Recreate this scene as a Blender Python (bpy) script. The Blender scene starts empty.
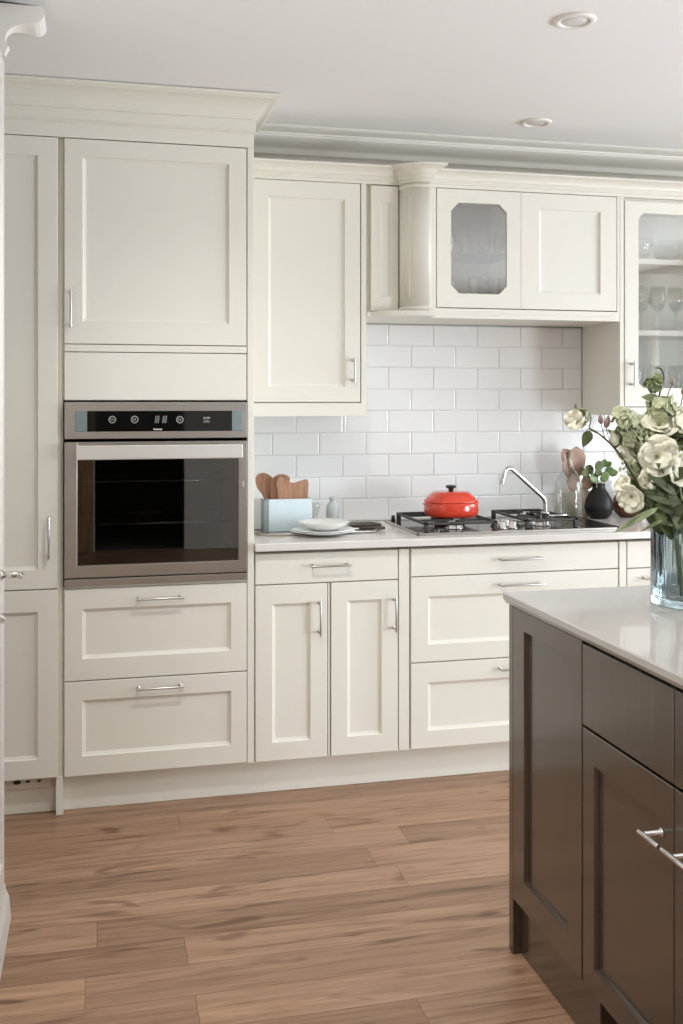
import bpy, bmesh, math, random
from mathutils import Vector, Matrix
random.seed(7)
PI = math.pi
sc = bpy.context.scene
COL = sc.collection

# ------------------------------------------------------------------ materials
def new_mat(name):
    m = bpy.data.materials.new(name); m.use_nodes = True
    nt = m.node_tree; nt.nodes.clear()
    out = nt.nodes.new('ShaderNodeOutputMaterial')
    return m, nt, out

def N(nt, kind, **kw):
    n = nt.nodes.new(kind)
    for k, v in kw.items():
        if k in n.inputs: n.inputs[k].default_value = v
        else: setattr(n, k, v)
    return n

def c4(c): return (c[0], c[1], c[2], 1)

def pbr(name, col, rough=.4, metal=0., noise=0., nscale=20., bump=0., bscale=80., stretch=(1, 1, 1), coat=0., spec=.5, trans=0., ior=1.5, sheen=0., sub=0.):
    m, nt, out = new_mat(name)
    b = N(nt, 'ShaderNodeBsdfPrincipled')
    b.inputs['Base Color'].default_value = c4(col); b.inputs['Roughness'].default_value = rough
    b.inputs['Metallic'].default_value = metal; b.inputs['Coat Weight'].default_value = coat
    b.inputs['Specular IOR Level'].default_value = spec; b.inputs['Transmission Weight'].default_value = trans
    b.inputs['IOR'].default_value = ior
    if sub: b.inputs['Subsurface Weight'].default_value = sub; b.inputs['Subsurface Radius'].default_value = (.01, .01, .01)
    nt.links.new(b.outputs[0], out.inputs[0])
    tc = N(nt, 'ShaderNodeTexCoord'); mp = N(nt, 'ShaderNodeMapping'); mp.inputs['Scale'].default_value = stretch
    nt.links.new(tc.outputs['Object'], mp.inputs[0])
    if noise:
        tx = N(nt, 'ShaderNodeTexNoise', Scale=nscale, Detail=4.); nt.links.new(mp.outputs[0], tx.inputs['Vector'])
        rp = N(nt, 'ShaderNodeValToRGB')
        rp.color_ramp.elements[0].position = .3; rp.color_ramp.elements[1].position = .7
        rp.color_ramp.elements[0].color = c4([x * (1 - noise) for x in col])
        rp.color_ramp.elements[1].color = c4([min(1, x * (1 + noise)) for x in col])
        nt.links.new(tx.outputs[0], rp.inputs[0]); nt.links.new(rp.outputs[0], b.inputs['Base Color'])
    if bump:
        t2 = N(nt, 'ShaderNodeTexNoise', Scale=bscale, Detail=3.); nt.links.new(mp.outputs[0], t2.inputs['Vector'])
        bp = N(nt, 'ShaderNodeBump', Strength=bump, Distance=.002); nt.links.new(t2.outputs[0], bp.inputs['Height'])
        nt.links.new(bp.outputs[0], b.inputs['Normal'])
    return m

def sheet_glass(name, tint, gl=(1, 1, 1), ior=1.5, rough=.0, base=.0):
    """thin clear glass: see-through body with a Fresnel reflection"""
    m, nt, out = new_mat(name)
    tr = N(nt, 'ShaderNodeBsdfTransparent', Color=c4(tint)); g = N(nt, 'ShaderNodeBsdfGlossy', Color=c4(gl), Roughness=rough)
    lw = N(nt, 'ShaderNodeLayerWeight', Blend=.5); mx = N(nt, 'ShaderNodeMixShader')
    pw = N(nt, 'ShaderNodeMath', operation='POWER'); pw.inputs[1].default_value = 4.5
    f0 = ((ior - 1) / (ior + 1)) ** 2 + base
    ad = N(nt, 'ShaderNodeMath', operation='MULTIPLY_ADD'); ad.inputs[1].default_value = 1 - f0; ad.inputs[2].default_value = f0
    nt.links.new(lw.outputs['Facing'], pw.inputs[0]); nt.links.new(pw.outputs[0], ad.inputs[0]); nt.links.new(ad.outputs[0], mx.inputs[0])
    nt.links.new(tr.outputs[0], mx.inputs[1]); nt.links.new(g.outputs[0], mx.inputs[2]); nt.links.new(mx.outputs[0], out.inputs[0])
    return m

CREAM = pbr('cream_paint', (.785, .76, .68), .38, noise=.006, nscale=3)
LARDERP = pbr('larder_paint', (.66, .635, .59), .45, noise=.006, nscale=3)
CREAMW = pbr('white_paint', (.83, .805, .76), .4, noise=.006, nscale=3)
WALLP = pbr('wall_paint', (.78, .765, .735), .7, noise=.006, nscale=3)
CEILP = pbr('ceiling_paint', (.88, .88, .88), .85, noise=.006, nscale=3)
GREIGE = pbr('greige_paint', (.56, .53, .475), .6, noise=.03, nscale=4)
INNER = pbr('cabinet_inside_grey', (.88, .87, .82), .5, noise=.03, nscale=6)
SHELFW = pbr('white_shelf', (.82, .81, .78), .4, noise=.01)
QUARTZ = pbr('pale_quartz', (.72, .69, .66), .13, noise=.035, nscale=9)
QUARTZI = pbr('pale_quartz_island', (.44, .42, .395), .05, noise=.035, nscale=7)
NICKEL = pbr('satin_nickel', (.62, .60, .57), .28, metal=1., bump=.03, bscale=300)
CHROME = pbr('chrome', (.78, .78, .78), .07, metal=1., noise=.02)
TAPM = pbr('tap_metal', (.52, .52, .51), .16, metal=1., noise=.02)
STEEL = pbr('brushed_steel', (.56, .525, .485), .30, metal=1., bump=.05, bscale=60, stretch=(1, 1, 40))
STEELH = pbr('bright_steel', (.93, .91, .88), .30, metal=.7, bump=.04, bscale=60, stretch=(1, 1, 40))
BLACKG = pbr('black_glass', (.006, .006, .006), .03, noise=.1, spec=.6)
ENAMEL = pbr('dark_enamel', (.012, .012, .012), .35, noise=.2)
CAPBLUE = pbr('blue_grey_cap', (.20, .245, .25), .3, noise=.06)
MARK = pbr('pale_print', (.30, .30, .28), .5, noise=.03)
MARKW = pbr('white_print', (.75, .75, .72), .5, noise=.02)
IRON = pbr('cast_iron', (.035, .033, .031), .5, bump=.2, bscale=200)
HOBG = pbr('hob_plate', (.10, .085, .075), .10, metal=.55, noise=.05)
RED = pbr('red_enamel', (.66, .055, .025), .16, noise=.04, nscale=8, coat=.5)
BLACKP = pbr('black_knob_plastic', (.025, .023, .022), .35, noise=.1)
CLAYB = pbr('black_clay', (.013, .012, .012), .42, noise=.15, nscale=30, bump=.06, bscale=90, spec=.3)
COPPER = pbr('copper_glaze', (.17, .075, .042), .28, metal=.45, noise=.4, nscale=25)
CERAM = pbr('white_ceramic', (.78, .78, .755), .16, noise=.015)
CELADON = pbr('pale_grey_ceramic', (.58, .61, .60), .3, noise=.05, nscale=30)
SANDC = pbr('sand_ceramic', (.66, .58, .47), .5, noise=.05, nscale=20)
BLUEB = pbr('pale_blue_tin', (.64, .75, .79), .4, noise=.02)
SLATEB = pbr('grey_blue_slate', (.26, .30, .31), .5, noise=.05)
WOODU = pbr('utensil_wood', (.30, .15, .085), .45, noise=.28, nscale=9, stretch=(9, 9, 1.2))
WOODL = pbr('light_utensil_wood', (.36, .195, .115), .45, noise=.22, nscale=9, stretch=(9, 9, 1.2))
OAKDOOR = pbr('oak_door', (.30, .17, .08), .5, noise=.3, nscale=6, stretch=(8, 8, .8))
LEAFG = pbr('leaf_green', (.10, .125, .042), .62, noise=.35, nscale=18)
LEAFP = pbr('leaf_pale_green', (.21, .25, .115), .5, noise=.25, nscale=25)
LEAFD = pbr('leaf_dark_green', (.062, .078, .028), .68, noise=.3, nscale=20)
SUCC = pbr('fleshy_green', (.13, .20, .06), .4, noise=.3, nscale=20)
STEMB = pbr('stem_brown_green', (.085, .085, .04), .6, noise=.3, nscale=40)
PETALW = pbr('petal_white', (.70, .68, .54), .55, noise=.10, nscale=28)
PETALG = pbr('petal_green_white', (.44, .46, .29), .55, noise=.18, nscale=25)
PETALY = pbr('flower_heart', (.42, .42, .20), .6, noise=.2, nscale=60)
DUSTY = pbr('dusty_pink_leaf', (.42, .265, .19), .55, noise=.22, nscale=14)
MAUVE = pbr('mauve_bud', (.24, .16, .13), .55, noise=.3, nscale=25)
CLEAR = sheet_glass('clear_glassware', (.93, .94, .93), ior=1.45)
PANE = sheet_glass('door_pane', (.985, .98, .965), ior=1.5, base=.10)
SHELFG = sheet_glass('glass_shelf_body', (.62, .68, .66), ior=1.5)
OVENG = sheet_glass('oven_glass', (.50, .49, .48), ior=1.65, base=.055)

def island_mat(name, lo, hi, bump):
    m, nt, out = new_mat(name)
    b = N(nt, 'ShaderNodeBsdfPrincipled', Roughness=.22); b.inputs['Specular IOR Level'].default_value = .9; b.inputs['Coat Weight'].default_value = .55; b.inputs['Coat Roughness'].default_value = .12
    tc = N(nt, 'ShaderNodeTexCoord'); mp = N(nt, 'ShaderNodeMapping'); mp.inputs['Scale'].default_value = (60, 60, 2.2)
    nt.links.new(tc.outputs['Object'], mp.inputs[0])
    tx = N(nt, 'ShaderNodeTexNoise', Scale=1.6, Detail=5., Distortion=.6); nt.links.new(mp.outputs[0], tx.inputs['Vector'])
    rp = N(nt, 'ShaderNodeValToRGB')
    rp.color_ramp.elements[0].position = .36; rp.color_ramp.elements[1].position = .60
    rp.color_ramp.elements[0].color = c4(lo); rp.color_ramp.elements[1].color = c4(hi)
    nt.links.new(tx.outputs[0], rp.inputs[0]); nt.links.new(rp.outputs[0], b.inputs['Base Color'])
    bp = N(nt, 'ShaderNodeBump', Strength=bump, Distance=.001); nt.links.new(tx.outputs[0], bp.inputs['Height']); nt.links.new(bp.outputs[0], b.inputs['Normal'])
    nt.links.new(b.outputs[0], out.inputs[0])
    return m
BROWN = island_mat('island_brown_paint', (.060, .041, .028), (.063, .043, .030), .015)
BROWNG = island_mat('island_brown_grained', (.046, .031, .021), (.076, .054, .039), .10)

def floor_mat():
    m, nt, out = new_mat('oak_plank_floor')
    b = N(nt, 'ShaderNodeBsdfPrincipled', Roughness=.36)
    tc = N(nt, 'ShaderNodeTexCoord')
    BR = []
    def brick(c1, c2, mort, msize):
        br = N(nt, 'ShaderNodeTexBrick', Scale=1.)
        br.inputs['Color1'].default_value = c1; br.inputs['Color2'].default_value = c2; br.inputs['Mortar'].default_value = mort
        br.inputs['Mortar Size'].default_value = msize; br.inputs['Mortar Smooth'].default_value = .1
        br.inputs['Brick Width'].default_value = 1.25; br.inputs['Row Height'].default_value = .132
        br.offset = 0.; br.squash = 1.
        BR.append(br)
        return br
    sp0 = N(nt, 'ShaderNodeSeparateXYZ'); nt.links.new(tc.outputs['Object'], sp0.inputs[0])
    rw = N(nt, 'ShaderNodeMath', operation='DIVIDE'); rw.inputs[1].default_value = .132; nt.links.new(sp0.outputs[1], rw.inputs[0])
    fl = N(nt, 'ShaderNodeMath', operation='FLOOR'); nt.links.new(rw.outputs[0], fl.inputs[0])
    wn = N(nt, 'ShaderNodeTexWhiteNoise', noise_dimensions='1D'); nt.links.new(fl.outputs[0], wn.inputs['W'])
    of = N(nt, 'ShaderNodeMath', operation='MULTIPLY_ADD'); of.inputs[1].default_value = 1.25
    nt.links.new(wn.outputs['Value'], of.inputs[0]); nt.links.new(sp0.outputs[0], of.inputs[2])
    cv = N(nt, 'ShaderNodeCombineXYZ'); nt.links.new(of.outputs[0], cv.inputs[0]); nt.links.new(sp0.outputs[1], cv.inputs[1])
    br = brick((0, 0, 0, 1), (1, 1, 1, 1), (.5, .5, .5, 1), .0)
    ln = brick((1, 1, 1, 1), (1, 1, 1, 1), (0, 0, 0, 1), .0011)
    for q in BR: nt.links.new(cv.outputs[0], q.inputs['Vector'])
    # every plank gets its own slice of the grain
    sep = N(nt, 'ShaderNodeSeparateXYZ'); nt.links.new(tc.outputs['Object'], sep.inputs[0])
    ml = N(nt, 'ShaderNodeMath', operation='MULTIPLY'); ml.inputs[1].default_value = 37.; nt.links.new(br.outputs['Color'], ml.inputs[0])
    cmb = N(nt, 'ShaderNodeCombineXYZ')
    nt.links.new(sep.outputs[0], cmb.inputs[0]); nt.links.new(sep.outputs[1], cmb.inputs[1]); nt.links.new(ml.outputs[0], cmb.inputs[2])
    mp = N(nt, 'ShaderNodeMapping'); mp.inputs['Scale'].default_value = (1.6, 26, 1)
    nt.links.new(cmb.outputs[0], mp.inputs[0])
    g1 = N(nt, 'ShaderNodeTexNoise', Scale=1.3, Detail=6., Roughness=.62, Distortion=1.3); nt.links.new(mp.outputs[0], g1.inputs['Vector'])
    mp2 = N(nt, 'ShaderNodeMapping'); mp2.inputs['Scale'].default_value = (6, 130, 1)
    nt.links.new(cmb.outputs[0], mp2.inputs[0])
    g2 = N(nt, 'ShaderNodeTexNoise', Scale=1., Detail=3.); nt.links.new(mp2.outputs[0], g2.inputs['Vector'])
    mp3 = N(nt, 'ShaderNodeMapping'); mp3.inputs['Scale'].default_value = (4., 14, 1)
    nt.links.new(cmb.outputs[0], mp3.inputs[0])
    kn = N(nt, 'ShaderNodeTexNoise', Scale=1.1, Detail=2., Distortion=.6); nt.links.new(mp3.outputs[0], kn.inputs['Vector'])
    rp = N(nt, 'ShaderNodeValToRGB')
    e = rp.color_ramp.elements
    e[0].position = .28; e[0].color = (.19, .098, .054, 1); e[1].position = .66; e[1].color = (.43, .270, .172, 1)
    x = e.new(.47); x.color = (.345, .205, .125, 1)
    nt.links.new(g1.outputs[0], rp.inputs[0])
    kr = N(nt, 'ShaderNodeValToRGB')
    kr.color_ramp.elements[0].position = .60; kr.color_ramp.elements[0].color = (1, 1, 1, 1)
    kr.color_ramp.elements[1].position = .72; kr.color_ramp.elements[1].color = (.50, .43, .38, 1)
    nt.links.new(kn.outputs[0], kr.inputs[0])
    r2 = N(nt, 'ShaderNodeValToRGB')
    r2.color_ramp.elements[0].position = .3; r2.color_ramp.elements[0].color = (.86, .84, .82, 1)
    r2.color_ramp.elements[1].position = .6; r2.color_ramp.elements[1].color = (1, 1, 1, 1)
    nt.links.new(g2.outputs[0], r2.inputs[0])
    r3 = N(nt, 'ShaderNodeValToRGB')
    r3.color_ramp.elements[0].color = (.80, .77, .74, 1); r3.color_ramp.elements[1].color = (1.14, 1.14, 1.14, 1)
    nt.links.new(br.outputs['Color'], r3.inputs[0])
    r4 = N(nt, 'ShaderNodeValToRGB')
    r4.color_ramp.elements[0].color = (.55, .5, .46, 1); r4.color_ramp.elements[1].color = (1, 1, 1, 1)
    nt.links.new(ln.outputs['Color'], r4.inputs[0])
    def mul(a, bb):
        x = N(nt, 'ShaderNodeMix', data_type='RGBA', blend_type='MULTIPLY'); x.inputs[0].default_value = 1.
        nt.links.new(a, x.inputs[6]); nt.links.new(bb, x.inputs[7]); return x.outputs[2]
    o = mul(rp.outputs[0], r2.outputs[0]); o = mul(o, kr.outputs[0]); o = mul(o, r3.outputs[0]); o = mul(o, r4.outputs[0])
    nt.links.new(o, b.inputs['Base Color'])
    bp = N(nt, 'ShaderNodeBump', Strength=.12, Distance=.002); nt.links.new(g1.outputs[0], bp.inputs['Height']); nt.links.new(bp.outputs[0], b.inputs['Normal'])
    nt.links.new(b.outputs[0], out.inputs[0])
    return m
OAK = floor_mat()

def tile_mat():
    m, nt, out = new_mat('white_glazed_tile')
    b = N(nt, 'ShaderNodeBsdfPrincipled', Roughness=.10); b.inputs['Base Color'].default_value = (.86, .86, .855, 1)
    b.inputs['Coat Weight'].default_value = .3
    tc = N(nt, 'ShaderNodeTexCoord')
    tx = N(nt, 'ShaderNodeTexNoise', Scale=14., Detail=1.); nt.links.new(tc.outputs['Object'], tx.inputs['Vector'])
    bp = N(nt, 'ShaderNodeBump', Strength=.30, Distance=.004); nt.links.new(tx.outputs[0], bp.inputs['Height']); nt.links.new(bp.outputs[0], b.inputs['Normal'])
    nt.links.new(b.outputs[0], out.inputs[0])
    return m
TILE = tile_mat()
GROUT = pbr('pale_grout', (.74, .735, .725), .8, noise=.04)

def vase_glass():
    m, nt, out = new_mat('blue_seeded_glass')
    b = N(nt, 'ShaderNodeBsdfPrincipled', Roughness=.09); b.inputs['Base Color'].default_value = (.80, .87, .88, 1)
    b.inputs['Transmission Weight'].default_value = 1.; b.inputs['IOR'].default_value = 1.42
    tc = N(nt, 'ShaderNodeTexCoord'); mp = N(nt, 'ShaderNodeMapping'); mp.inputs['Scale'].default_value = (48, 48, 5)
    nt.links.new(tc.outputs['Object'], mp.inputs[0])
    tx = N(nt, 'ShaderNodeTexNoise', Scale=1., Detail=2.); nt.links.new(mp.outputs[0], tx.inputs['Vector'])
    bp = N(nt, 'ShaderNodeBump', Strength=.7, Distance=.005); nt.links.new(tx.outputs[0], bp.inputs['Height']); nt.links.new(bp.outputs[0], b.inputs['Normal'])
    va = N(nt, 'ShaderNodeVolumeAbsorption', Density=2.5); va.inputs['Color'].default_value = (.45, .72, .78, 1)
    nt.links.new(b.outputs[0], out.inputs[0]); nt.links.new(va.outputs[0], out.inputs[1])
    return m
VASEG = vase_glass()

# ------------------------------------------------------------------ mesh helpers
class MB:
    def __init__(s): s.v = []; s.f = []; s.sm = []
    def add(s, vs, fs, smooth=False):
        o = len(s.v); s.v += [tuple(p) for p in vs]; s.f += [tuple(i + o for i in f) for f in fs]; s.sm += [smooth] * len(fs); return s
    def box(s, x0, x1, y0, y1, z0, z1, bev=.0012):
        x0, x1 = sorted((x0, x1)); y0, y1 = sorted((y0, y1)); z0, z1 = sorted((z0, z1))
        b = min(bev, .3 * min(x1 - x0, y1 - y0, z1 - z0))
        bm = bmesh.new(); bmesh.ops.create_cube(bm, size=1)
        for v in bm.verts:
            v.co = Vector((x0 if v.co.x < 0 else x1, y0 if v.co.y < 0 else y1, z0 if v.co.z < 0 else z1))
        if b > 0: bmesh.ops.bevel(bm, geom=bm.edges[:], offset=b, segments=1, affect='EDGES')
        bm.verts.index_update()
        s.add([v.co[:] for v in bm.verts], [[v.index for v in f.verts] for f in bm.faces]); bm.free(); return s
    def prism(s, pts, axis, a0, a1):
        """polygon pts (2D) extruded along an axis: 'x' -> (y,z), 'y' -> (x,z), 'z' -> (x,y)"""
        def P(p, a): return {'x': (a, p[0], p[1]), 'y': (p[0], a, p[1]), 'z': (p[0], p[1], a)}[axis]
        n = len(pts)
        vs = [P(p, a0) for p in pts] + [P(p, a1) for p in pts]
        fs = [tuple(range(n)), tuple(range(2 * n - 1, n - 1, -1))] + [(i, i + n, (i + 1) % n + n, (i + 1) % n) for i in range(n)]
        return s.add(vs, fs)
    def lathe(s, prof, c=(0, 0, 0), n=32, M=None, smooth=True, sx=1., sy=1.):
        vs = []; fs = []; rings = []
        for r, z in prof:
            if r < 1e-6: rings.append([len(vs)]); vs.append((0, 0, z))
            else:
                rings.append(list(range(len(vs), len(vs) + n)))
                vs += [(r * sx * math.cos(2 * PI * i / n), r * sy * math.sin(2 * PI * i / n), z) for i in range(n)]
        for a, b in zip(rings, rings[1:]):
            for i in range(n):
                j = (i + 1) % n
                if len(a) == 1 and len(b) == 1: continue
                if len(a) == 1: fs.append((a[0], b[i], b[j]))
                elif len(b) == 1: fs.append((a[j], a[i], b[0]))
                else: fs.append((a[i], b[i], b[j], a[j]))
        if M is not None: vs = [(M @ Vector(p))[:] for p in vs]
        vs = [(p[0] + c[0], p[1] + c[1], p[2] + c[2]) for p in vs]
        return s.add(vs, fs, smooth)
    def tube(s, pts, rad, n=10, sub=0, caps=True):
        pts = [Vector(p) for p in pts]
        rad = [rad] * len(pts) if not hasattr(rad, '__len__') else list(rad)
        if sub: pts, rad = smooth_path(pts, rad, sub)
        vs = []; fs = []
        t0 = (pts[1] - pts[0]).normalized()
        up = Vector((0, 0, 1)) if abs(t0.z) < .9 else Vector((1, 0, 0))
        nrm = t0.cross(up).normalized()
        for i, p in enumerate(pts):
            if i == 0: t = pts[1] - pts[0]
            elif i == len(pts) - 1: t = pts[-1] - pts[-2]
            else: t = (pts[i + 1] - p).normalized() + (p - pts[i - 1]).normalized()
            t.normalize(); nrm = (nrm - t * nrm.dot(t)).normalized(); bi = t.cross(nrm)
            vs += [(p + (nrm * math.cos(2 * PI * k / n) + bi * math.sin(2 * PI * k / n)) * rad[i])[:] for k in range(n)]
        for i in range(len(pts) - 1):
            for k in range(n):
                j = (k + 1) % n
                fs.append((i * n + k, i * n + j, (i + 1) * n + j, (i + 1) * n + k))
        s.add(vs, fs, True)
        if caps:
            o = len(s.v) - len(vs)
            s.f += [tuple(o + k for k in range(n - 1, -1, -1)), tuple(o + (len(pts) - 1) * n + k for k in range(n))]; s.sm += [False, False]
        return s
    def sweep(s, path, prof, left=False, caps=True, smooth=False):
        """profile (outward offset, z) swept with mitres along a plan path; outward is to the right of the walk unless left"""
        n = len(prof); vs = []; fs = []
        P = [Vector((p[0], p[1])) for p in path]
        for i, p in enumerate(P):
            ns = []
            for a, b in ((i - 1, i), (i, i + 1)):
                if a >= 0 and b < len(P):
                    d = (P[b] - P[a]).normalized(); ns.append(Vector((-d.y, d.x)) if left else Vector((d.y, -d.x)))
            m = ns[0] if len(ns) == 1 else (ns[0] + ns[1]).normalized()
            k = 1 / max(.3, m.dot(ns[0]))
            for o, z in prof: q = p + m * o * k; vs.append((q.x, q.y, z))
        for i in range(len(P) - 1):
            for k in range(n):
                j = (k + 1) % n
                fs.append((i * n + k, (i + 1) * n + k, (i + 1) * n + j, i * n + j))
        if caps: fs += [tuple(range(n)), tuple((len(P) - 1) * n + k for k in range(n - 1, -1, -1))]
        return s.add(vs, fs, smooth)
    def surf(s, fn, nu, nv, smooth=True):
        vs = [fn(i / nu, j / nv) for i in range(nu + 1) for j in range(nv + 1)]
        fs = [(i * (nv + 1) + j, (i + 1) * (nv + 1) + j, (i + 1) * (nv + 1) + j + 1, i * (nv + 1) + j + 1) for i in range(nu) for j in range(nv)]
        return s.add(vs, fs, smooth)
    def build(s, name, mat, parent=None, solid=0.):
        off = Vector((0, 0, 0))
        if parent is not None:
            off = world_loc(parent)
        me = bpy.data.meshes.new(name)
        me.from_pydata([(p[0] - off.x, p[1] - off.y, p[2] - off.z) for p in s.v], [], s.f)
        me.polygons.foreach_set('use_smooth', s.sm)
        bm = bmesh.new(); bm.from_mesh(me); bmesh.ops.recalc_face_normals(bm, faces=bm.faces[:])
        bm.to_mesh(me); bm.free()
        me.materials.append(mat); me.update()
        o = bpy.data.objects.new(name, me); COL.objects.link(o)
        if parent is not None: o.parent = parent
        if solid:
            md = o.modifiers.new('thickness', 'SOLIDIFY'); md.thickness = solid; md.offset = 0
        return o

def world_loc(o):
    v = Vector(o.location)
    while o.parent is not None:
        o = o.parent; v += Vector(o.location)
    return v

def smooth_path(pts, rad, sub):
    q = []; r = []
    n = len(pts)
    for i in range(n - 1):
        p0 = pts[max(i - 1, 0)]; p1 = pts[i]; p2 = pts[i + 1]; p3 = pts[min(i + 2, n - 1)]
        for k in range(sub):
            t = k / sub
            q.append(.5 * ((2 * p1) + (p2 - p0) * t + (2 * p0 - 5 * p1 + 4 * p2 - p3) * t * t + (3 * p1 - p0 - 3 * p2 + p3) * t ** 3))
            r.append(rad[i] * (1 - t) + rad[i + 1] * t)
    q.append(pts[-1]); r.append(rad[-1])
    return q, r

def tag(o, label=None, cat=None, group=None, kind=None):
    if label: o['label'] = label
    if cat: o['category'] = cat
    if group: o['group'] = group
    if kind: o['kind'] = kind
    return o

def thing(name, label, cat, loc=(0, 0, 0), group=None):
    o = bpy.data.objects.new(name, None); COL.objects.link(o); o.location = loc; o.empty_display_size = .05
    return tag(o, label, cat, group)

def structure(name, mb, mat, label):
    return tag(mb.build(name, mat), label, None, None, 'structure')

def copy_tree(o, parent=None):
    c = o.copy(); COL.objects.link(c)
    if parent is not None: c.parent = parent
    for ch in [x for x in o.children]:
        copy_tree(ch, c)
    return c

# ---- flat cabinet fronts.  face='-y' looks towards the room, face='-x' is the island side
def front_map(face, plane):
    if face == '-y': return lambda a, d, z: (a, plane + d, z)
    return lambda a, d, z: (plane + d, a, z)

def panel_front(a0, a1, z0, z1, plane, mg=(.06, .06, .06, .06), rec=.010, cham=.012, t=.019, face='-y'):
    """framed (shaker) front: outer frame, sloped inner edge, sunk panel.  mg = margins at a0, a1, z0, z1"""
    P = front_map(face, plane); e = .0014
    def rect(x0, x1, y0, y1, d): return [P(x0, d, y0), P(x1, d, y0), P(x1, d, y1), P(x0, d, y1)]
    i0, i1, j0, j1 = a0 + mg[0], a1 - mg[1], z0 + mg[2], z1 - mg[3]
    L = [rect(a0, a1, z0, z1, t), rect(a0, a1, z0, z1, e), rect(a0 + e, a1 - e, z0 + e, z1 - e, 0),
         rect(i0, i1, j0, j1, 0), rect(i0 + .002, i1 - .002, j0 + .002, j1 - .002, rec * .55),
         rect(i0 + cham, i1 - cham, j0 + cham, j1 - cham, rec)]
    m = MB(); vs = sum(L, []); fs = [(0, 3, 2, 1)]
    for k in range(len(L) - 1):
        for i in range(4):
            j = (i + 1) % 4; fs.append((k * 4 + i, k * 4 + j, k * 4 + 4 + j, k * 4 + 4 + i))
    n = (len(L) - 1) * 4; fs.append((n, n + 1, n + 2, n + 3))
    return m.add(vs, fs)

def slab_front(a0, a1, z0, z1, plane, t=.019, face='-y'):
    if face == '-y': return MB().box(a0, a1, plane, plane + t, z0, z1, .0016)
    return MB().box(plane, plane + t, a0, a1, z0, z1, .0016)

def glazed_front(a0, a1, z0, z1, plane, g0, g1, h0, h1, ch, t=.02):
    """door frame with a pane opening whose corners are cut off"""
    P = front_map('-y', plane); e = .0014
    def oct_(d, s=0.):
        return [P(*q) for q in ((g0 + ch, d, h0 + s), (g1 - ch, d, h0 + s), (g1 - s, d, h0 + ch), (g1 - s, d, h1 - ch), (g1 - ch, d, h1 - s), (g0 + ch, d, h1 - s), (g0 + s, d, h1 - ch), (g0 + s, d, h0 + ch))]
    m = MB()
    def ring(d, inset):
        R = [P(a0 + inset, d, z0 + inset), P(a1 - inset, d, z0 + inset), P(a1 - inset, d, z1 - inset), P(a0 + inset, d, z1 - inset)]
        O = oct_(d)
        m.add(R + O, [(0, 1, 5, 4), (1, 6, 5), (1, 2, 7, 6), (2, 8, 7), (2, 3, 9, 8), (3, 10, 9), (3, 0, 11, 10), (0, 4, 11)])
    ring(0, e); ring(t, 0)
    A = oct_(0); B = oct_(t)
    m.add(A + B, [(i, (i + 1) % 8, (i + 1) % 8 + 8, i + 8) for i in range(8)])
    R0 = [P(a0 + e, 0, z0 + e), P(a1 - e, 0, z0 + e), P(a1 - e, 0, z1 - e), P(a0 + e, 0, z1 - e)]
    R1 = [P(a0, e, z0), P(a1, e, z0), P(a1, e, z1), P(a0, e, z1)]
    R2 = [P(a0, t, z0), P(a1, t, z0), P(a1, t, z1), P(a0, t, z1)]
    m.add(R0 + R1 + R2, [(i, (i + 1) % 4, (i + 1) % 4 + 4, i + 4) for i in range(4)] + [(i + 4, (i + 1) % 4 + 4, (i + 1) % 4 + 8, i + 8) for i in range(4)])
    pane = MB(); pane.add(oct_(.006, .0004), [tuple(range(8))])
    return m, pane

def bar_handle(p0, p1, out, r=.0040, stand=.030, inset=.010):
    """slim bow handle: a bar with a post near either end; out is the unit vector away from the front"""
    p0 = Vector(p0); p1 = Vector(p1); out = Vector(out); d = (p1 - p0).normalized()
    m = MB()
    a = p0 + out * stand; b = p1 + out * stand
    m.tube([a - d * 0, a + d * .002, b - d * .002, b], [r * .85, r, r, r * .85], 10)
    for q in (p0 + d * inset, p1 - d * inset):
        m.tube([q + out * .0002, q + out * .003, q + out * .0031, q + out * (stand)], [r * 1.45, r * 1.45, r * .9, r * .9], 10)
    return m
OUT = (0, -1, 0)

# ------------------------------------------------------------------ room shell
CZ = 2.420
XL, XR, YB, YF = -.93, 4.3, 4.06, -2.6
structure('floor', MB().box(XL - .1, XR + .1, YF - .1, YB + .1, -.08, 0, 0), OAK, 'oak plank floor of warm brown boards')
structure('ceiling', MB().box(XL - .1, XR + .1, YF - .1, YB + .1, CZ, CZ + .1, 0), CEILP, 'plain white ceiling')
structure('wall_back', MB().box(XL - .1, XR + .1, YB, YB + .1, 0, CZ, 0), WALLP, 'pale wall behind the fitted cabinets')
structure('wall_left', MB().box(XL - .1, XL, YF - .1, YB, 0, CZ, 0), WALLP, 'pale wall behind the white tall cabinet')
# wall on the window side: two openings
def wall_with_holes_x(x0, x1, y0, y1, holes):
    m = MB(); y = y0
    for a, b, z0, z1 in holes:
        m.box(x0, x1, y, a, 0, CZ, 0)
        if z0 > 0: m.box(x0, x1, a, b, 0, z0, 0)
        m.box(x0, x1, a, b, z1, CZ, 0); y = b
    m.box(x0, x1, y, y1, 0, CZ, 0); return m
WR = [(-.9, 1.0, .05, 2.2), (1.5, 3.3, .95, 2.25)]
structure('wall_right', wall_with_holes_x(XR, XR + .12, YF - .1, YB, WR), WALLP, 'pale wall with the kitchen windows')
def wall_with_holes_y(y0, y1, x0, x1, holes):
    m = MB(); x = x0
    for a, b, z0, z1 in holes:
        m.box(x, a, y0, y1, 0, CZ, 0)
        if z0 > 0: m.box(a, b, y0, y1, 0, z0, 0)
        m.box(a, b, y0, y1, z1, CZ, 0); x = b
    m.box(x, x1, y0, y1, 0, CZ, 0); return m
structure('wall_front', wall_with_holes_y(YF - .12, YF, XL, XR, [(-.03, .78, 0, 2.1), (1.35, 3.9, .05, 2.1)]), GREIGE, 'greige wall facing the fitted cabinets')
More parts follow.
